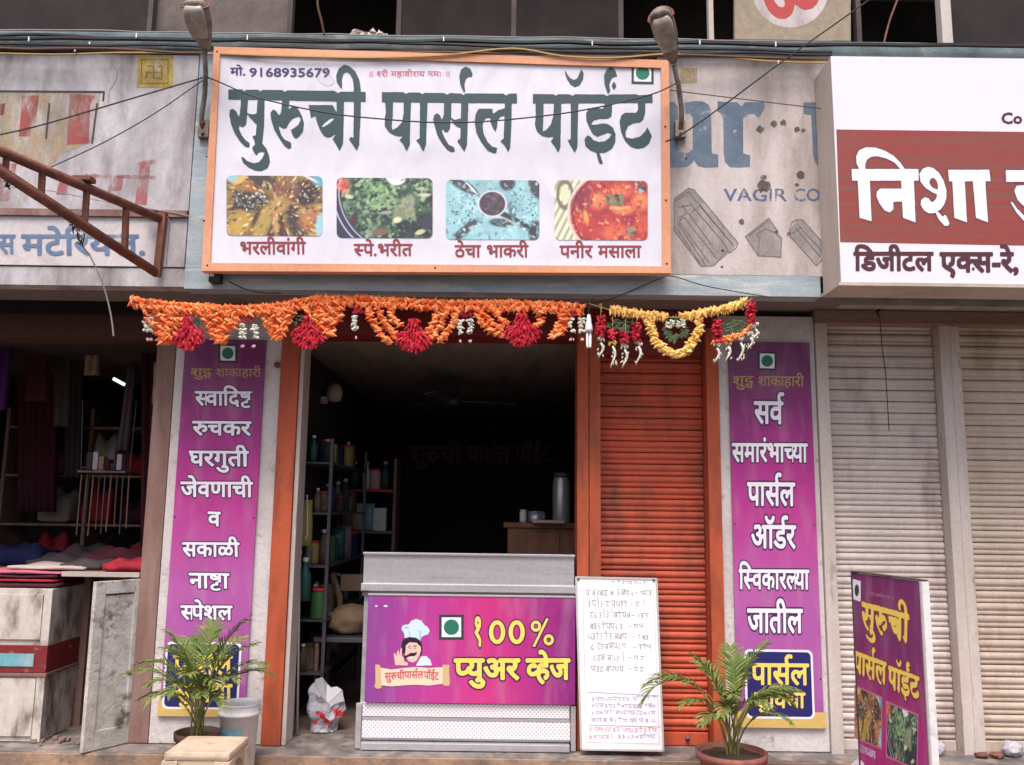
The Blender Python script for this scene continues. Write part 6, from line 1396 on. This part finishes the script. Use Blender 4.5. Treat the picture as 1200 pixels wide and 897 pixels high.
def goods(o, kind, m, label, s=1.):
    if kind == 'bottle':
        t = empty('bottle', o, label, 'bottle'); r, h = .03 * s, .2 * s
        MB().lathe([(0, 0), (r, 0), (r, h * .6), (r * .4, h * .8), (r * .38, h * .9), (0, h * .9)], n=12).build('body', M[m], t); MB().lathe([(0, h * .902), (r * .48, h * .902), (r * .48, h), (0, h)], n=10).build('cap', M['bucket_white'], t)
    elif kind == 'jar': jar(label, o, .042 * s, .15 * s, m, 'label_red')
    elif kind == 'box': tag(MB().box(-.045 * s, .045 * s, -.04 * s, .04 * s, 0, .16 * s, bev=.003).build('carton', M[m], None, o), label, 'box')
    else:
        vs = []; n = 10
        for j in range(6):
            f = j / 5; th = .03 * math.sin(math.pi * (f * .8 + .1)) * s
            for k in range(n): a = 6.283 * k / n; vs.append((.045 * s * math.cos(a) * (1 + .06 * math.sin(k * 2 + j)), th * math.sin(a), f * .19 * s))
        tag(MB().add(vs, [(i*n+k, i*n+(k+1) % n, (i+1)*n+(k+1) % n, (i+1)*n+k) for i in range(5) for k in range(n)] + [tuple(range(n))[::-1], tuple(5*n + k for k in range(n))], 0, True).build('packet', M[m], None, o), label, 'packet')
for lv, z_ in enumerate((.3, .62, .95, 1.28, 1.6)):
    y_ = .52; 
    while y_ < 1.7:
        k = r_.randint(0, 3); m = r_.choice(cols); key = (lv, k, m)
        if key not in used:
            used.add(key); goods(Vector((-1.25 + r_.uniform(-.045, .055), y_, z_ + .0015)), LBL[k], m, f'{cn[m]} {LBL[k]} on the {lev[lv]} board of the goods shelf', r_.uniform(.7, 1.3))
        y_ += .105
# yellow packet in a wire frame at the doorway and a teal flask below it
goods(at(352, 640, .42), 'packet', 'plastic_yellow', 'large yellow packet propped at the doorway edge', 1.5)
o = at(350, 590, .36); wf = MB(); wf.tube([at(344, 588, .36) - o, at(360, 580, .36) - o, at(360, 626, .36) - o, at(358, 632, .36) - o], .004, 5); tag(wf.build('rack_wire', M['bucket_white'], None, o), 'bent white wire frame around the yellow packet', 'wire frame')
goods(at(356, 704, .40), 'bottle', 'plastic_teal', 'tall teal flask hanging low at the doorway edge', 1.3)
for k, (px, lb, m, r) in enumerate(((341, 'grey pole leaning beside the orange post', 'post_grey', .012), (346, 'brown pole leaning just inside the doorway', 'wood_brown', .011), (351, 'thin pale pole furthest from the orange post', 'cloth_cream', .007))):
    a = at(px, 640 + 12 * k, .25); b = at(px - 2, 845, .22); b.z = .002; tag(MB().tube([(0, 0, 0), a - b], r, 8).build('pole', M[m], None, b), lb, 'pole')
# rack with packets further in
Yr = 2.1; rr = empty('spice_rack', (Xa(430, 620, Yr), Yr, 0), 'dim rack with a red shelf edge and packets deep in the shop', 'rack')
xr0, xr1 = Xa(398, 600, Yr) - rr.location.x, Xa(464, 600, Yr) - rr.location.x
zr_ = [Za(430, py, Yr) for py in (574, 622)]
for z_, m_ in zip(zr_, ('label_red', 'steel_dark')): MB().box(xr0, xr1, -.12, .14, z_ - .02, z_).build('shelf_board', M[m_], rr)
for x_ in (xr0, xr1): MB().box(x_ - .012, x_ + .012, -.12, .14, 0, zr_[0] + .25).build('upright', M['wood_brown'], rr)
for k, (px, zi, kd, m, lb) in enumerate(((404, 1, 'packet', 'tan_cloth', 'tan packet at the near end of the spice rack'), (418, 1, 'packet', 'cloth_cream', 'cream packet in the middle of the spice rack'), (432, 1, 'packet', 'label_blue', 'blue packet next to the cream packet'), (446, 1, 'box', 'bucket_white', 'white carton at the far end of the spice rack'),
        (414, 0, 'bottle', 'plastic_green', 'green bottle on the red shelf edge'), (428, 0, 'bottle', 'bucket_white', 'white bottle on the red shelf edge'), (438, 0, 'jar', 'plastic_pink', 'pink jar on the red shelf'), (450, 0, 'bottle', 'plastic_teal', 'teal bottle at the far end of the red shelf'))):
    goods(Vector((Xa(px, 600, Yr), Yr, zr_[zi] + .0015)), kd, m, lb, 1.15)
# wall lamp and ceiling fan
o = at(375, 470, 1.1); wl = empty('wall_lamp', o, 'pale wall lamp on a short arm high in the shop', 'lamp')
MB().box(at(357, 472, 1.1).x - o.x, at(384, 472, 1.1).x - o.x, -.02, .02, -.02, .03, bev=.004).build('arm', M['cloth_cream'], wl)
c = at(392, 462, 1.1) - o; MB().lathe([(0, -.06), (.045, -.05), (.062, 0), (.05, .05), (.02, .075), (0, .075)], c=c, n=16).build('shade', M['cloth_cream'], wl)
o = at(531, 470, 1.6); cf = empty('ceiling_fan', o, 'dim ceiling fan hanging in the middle of the shop', 'fan')
MB().tube([(0, 0, .02), (0, 0, 2.335 - o.z)], .01, 8).build('rod', M['steel_dark'], cf); MB().lathe([(0, -.04), (.05, -.035), (.07, 0), (.05, .03), (.02, .05), (0, .05)], n=18).build('motor', M['steel_dark'], cf)
for k in range(3):
    Mx = Matrix.Rotation(R(15 + 120 * k), 4, 'Z') @ Matrix.Rotation(R(10), 4, 'X'); MB().box(.06, .5, -.05, .05, -.004, .004, M=Mx).build('blade', M['steel_dark'], cf)
bs = wall_sheet(432, 546, 4.17); bb = bs.root('back_banner', label='dim dark red banner with faint lettering on the shop back wall', cat='banner')
q = [bs.P(428, 546), bs.P(652, 546), bs.P(652, 518), bs.P(428, 518)]; MB().prism(q, -.01, 0).build('sheet', M['cloth_maroon'], bb)
write(bs, bb, 'सुर&ची', (480, 524, 540, 542), .004, M['wood_brown'], bold=.03); write(bs, bb, 'पार^सल पॉईंट', (548, 524, 645, 542), .004, M['wood_brown'], bold=.03)
# chair with a cloth bundle, dark bench
o = Vector((Xa(408, 740, .75), .75, 0)); ch = empty('wooden_chair', o, 'old wooden chair half hidden behind the purple counter', 'chair')
zs = Za(400, 742, .75)
MB().box(-.18, .25, -.2, .2, zs - .03, zs, bev=.004).build('seat', M['steel_dark'], ch)
for x in (-.16, .22):
    for y in (-.18, .17): MB().tube([(x, y, 0), (x, y, zs - .03)], .014, 8).build('leg', M['wood_brown'], ch)
MB().tube([(-.1, .18, zs), at(398, 700, .93) - o, at(389, 672, .95) - o], .022, 8).build('back_post', M['tan_cloth'], ch)
MB().tube([(.2, .18, zs), (.18, .22, zs + .42)], .02, 8).build('back_post', M['tan_cloth'], ch)
MB().box(-.1, .19, .19, .215, zs + .25, zs + .36, bev=.004).build('back_rail', M['tan_cloth'], ch)
def blob(name, label, cat, m, o, sx, sy, sz, seed, n=18, amp=.22):
    bm = bmesh.new(); bmesh.ops.create_icosphere(bm, subdivisions=3, radius=1); r_ = random.Random(seed); ph = [(Vector((r_.uniform(-3, 3), r_.uniform(-3, 3), r_.uniform(-3, 3))), r_.uniform(0, 6)) for _ in range(7)]
    for v in bm.verts:
        d = sum(abs(math.sin(v.co.dot(a) * 1.4 + b)) for a, b in ph) / 7; v.co *= 1 - amp + amp * 1.6 * d; v.co = Vector((v.co.x * sx, v.co.y * sy, max(v.co.z, -.86) * sz))
    lo = min(v.co.z for v in bm.verts); vs = [v.co - Vector((0, 0, lo)) for v in bm.verts]; fs = [[v.index for v in f.verts] for f in bm.faces]; bm.free()
    return tag(MB().add(vs, fs, 0, True).build(name, M[m], None, o), label, cat)
blob('cloth_bundle', 'pale brown cloth bundle lying on the wooden chair', 'bundle', 'tan_cloth', Vector((o.x + .02, o.y - .02, zs + .001)), .15, .12, .1, 3, amp=.55)
# plastic bag on the doorway floor
o = at(379, 840, .1); o.z = .002
r_ = random.Random(15); vs = []; n = 22; K = 11
for j in range(K):
    f = j / (K - 1)
    for k in range(n):
        a = 6.2832 * k / n; fold_ = math.sin(a * 5 + f * 3) * .012 + math.sin(a * 9 - f * 7) * .008 + r_.uniform(-.006, .006)
        r1 = .078 + .034 * f - .012 * math.sin(f * 9) + fold_
        vs.append((math.cos(a) * r1 * 1.05 + .015 * f, math.sin(a) * r1 * .72, f * (.235 + .05 * math.cos(a - 2.2) + .02 * math.sin(3 * a + 1) + .012 * math.sin(7 * a)) + (r_.uniform(-.006, .006) if j else 0)))
m0 = len(vs); vs.append((.015, 0, .16)); vs.append((0, 0, 0))
fs = [(j*n+k, j*n+(k+1) % n, (j+1)*n+(k+1) % n, (j+1)*n+k) for j in range(K-1) for k in range(n)] + [((K-1)*n+k, (K-1)*n+(k+1) % n, m0) for k in range(n)] + [((k+1) % n, k, m0 + 1) for k in range(n)]
o = at(379, 836, .32); o.z = .002
bg_ = tag(MB().add(vs, fs, 0, False).build('plastic_bag', M['bag_plastic'], None, o), 'crumpled white plastic bag with red print on the doorway floor', 'bag')
bg_.data.materials.append(M['label_red'])
for v in bg_.data.vertices: v.co *= .93
for p in bg_.data.polygons:
    c = p.center
    if c.y < 0 and .05 < c.z < .15 and c.x > -.05 and math.sin(c.x * 60 + c.z * 70 + 1) > .2 and c.z < .13: p.material_index = 1
blob('plastic_bag', 'small knotted white bag hanging in clutter at the doorway edge', 'bag', 'plastic_pink', at(347, 652, .35), .035, .03, .03, 8)
# litter at the foot of the right post
blob('plastic_bag', 'crumpled silver plastic bag at the foot of the tan shutter', 'bag', 'bag_plastic', Vector((at(1184, 878, .0).x, -.02, -.003)), .055, .04, .042, 21, amp=.8)
blob('plastic_bag', 'small pale bag between the standing sign and double post', 'bag', 'bag_plastic', Vector((at(1097, 884, .0).x, -.02, -.003)), .04, .03, .04, 22, amp=.8)
for k, (px, lb) in enumerate(((1150, 'brown lump of rubble beside the double post'), (1168, 'smaller brown lump of rubble near the silver bag'), (826, 'dark tool tip poking out by the menu board'))):
    blob('rubble_lump' if k < 2 else 'tool', lb, 'rubble' if k < 2 else 'tool', 'rust' if k < 2 else 'steel_dark', Vector((Xa(px, 880, -.06), -.06 if k < 2 else .02, -.003)), .035, .03, .016, 30 + k, amp=.6)
# painted dots on the left foot of the pier, a meter bracket high on it
mtr = at(325, 428, -.01); tag(MB().tube([(0, 0, 0), (0, -.015, 0)], .018, 10).build('wall_screw', M['rust'], None, mtr), 'rusty screw cap high on the pillar beside the orange post', 'screw')

# printed layers sit within a fraction of a millimetre of their sheet
FLAT = ('lettering', 'mark_', 'food_print', 'emblem_print', 'handwriting', 'plate_', 'print_border', 'caption', 'red_band', 'painted_ground', 'drop_shadow', 'yellow_square', 'square_marking', 'crack', 'profile_drawing', 'drawing_tint', 'stain', 'disc')
for o in bpy.data.objects:
    if o.type == 'MESH' and o.name.startswith(FLAT) and o.parent and o.parent.get('category') != 'cabinet' and not o.name.startswith('discs'):
        me = o.data; a = np.empty(len(me.vertices) * 3, np.float32); me.vertices.foreach_get('co', a); a[2::3] *= .4; me.vertices.foreach_set('co', a); me.update()
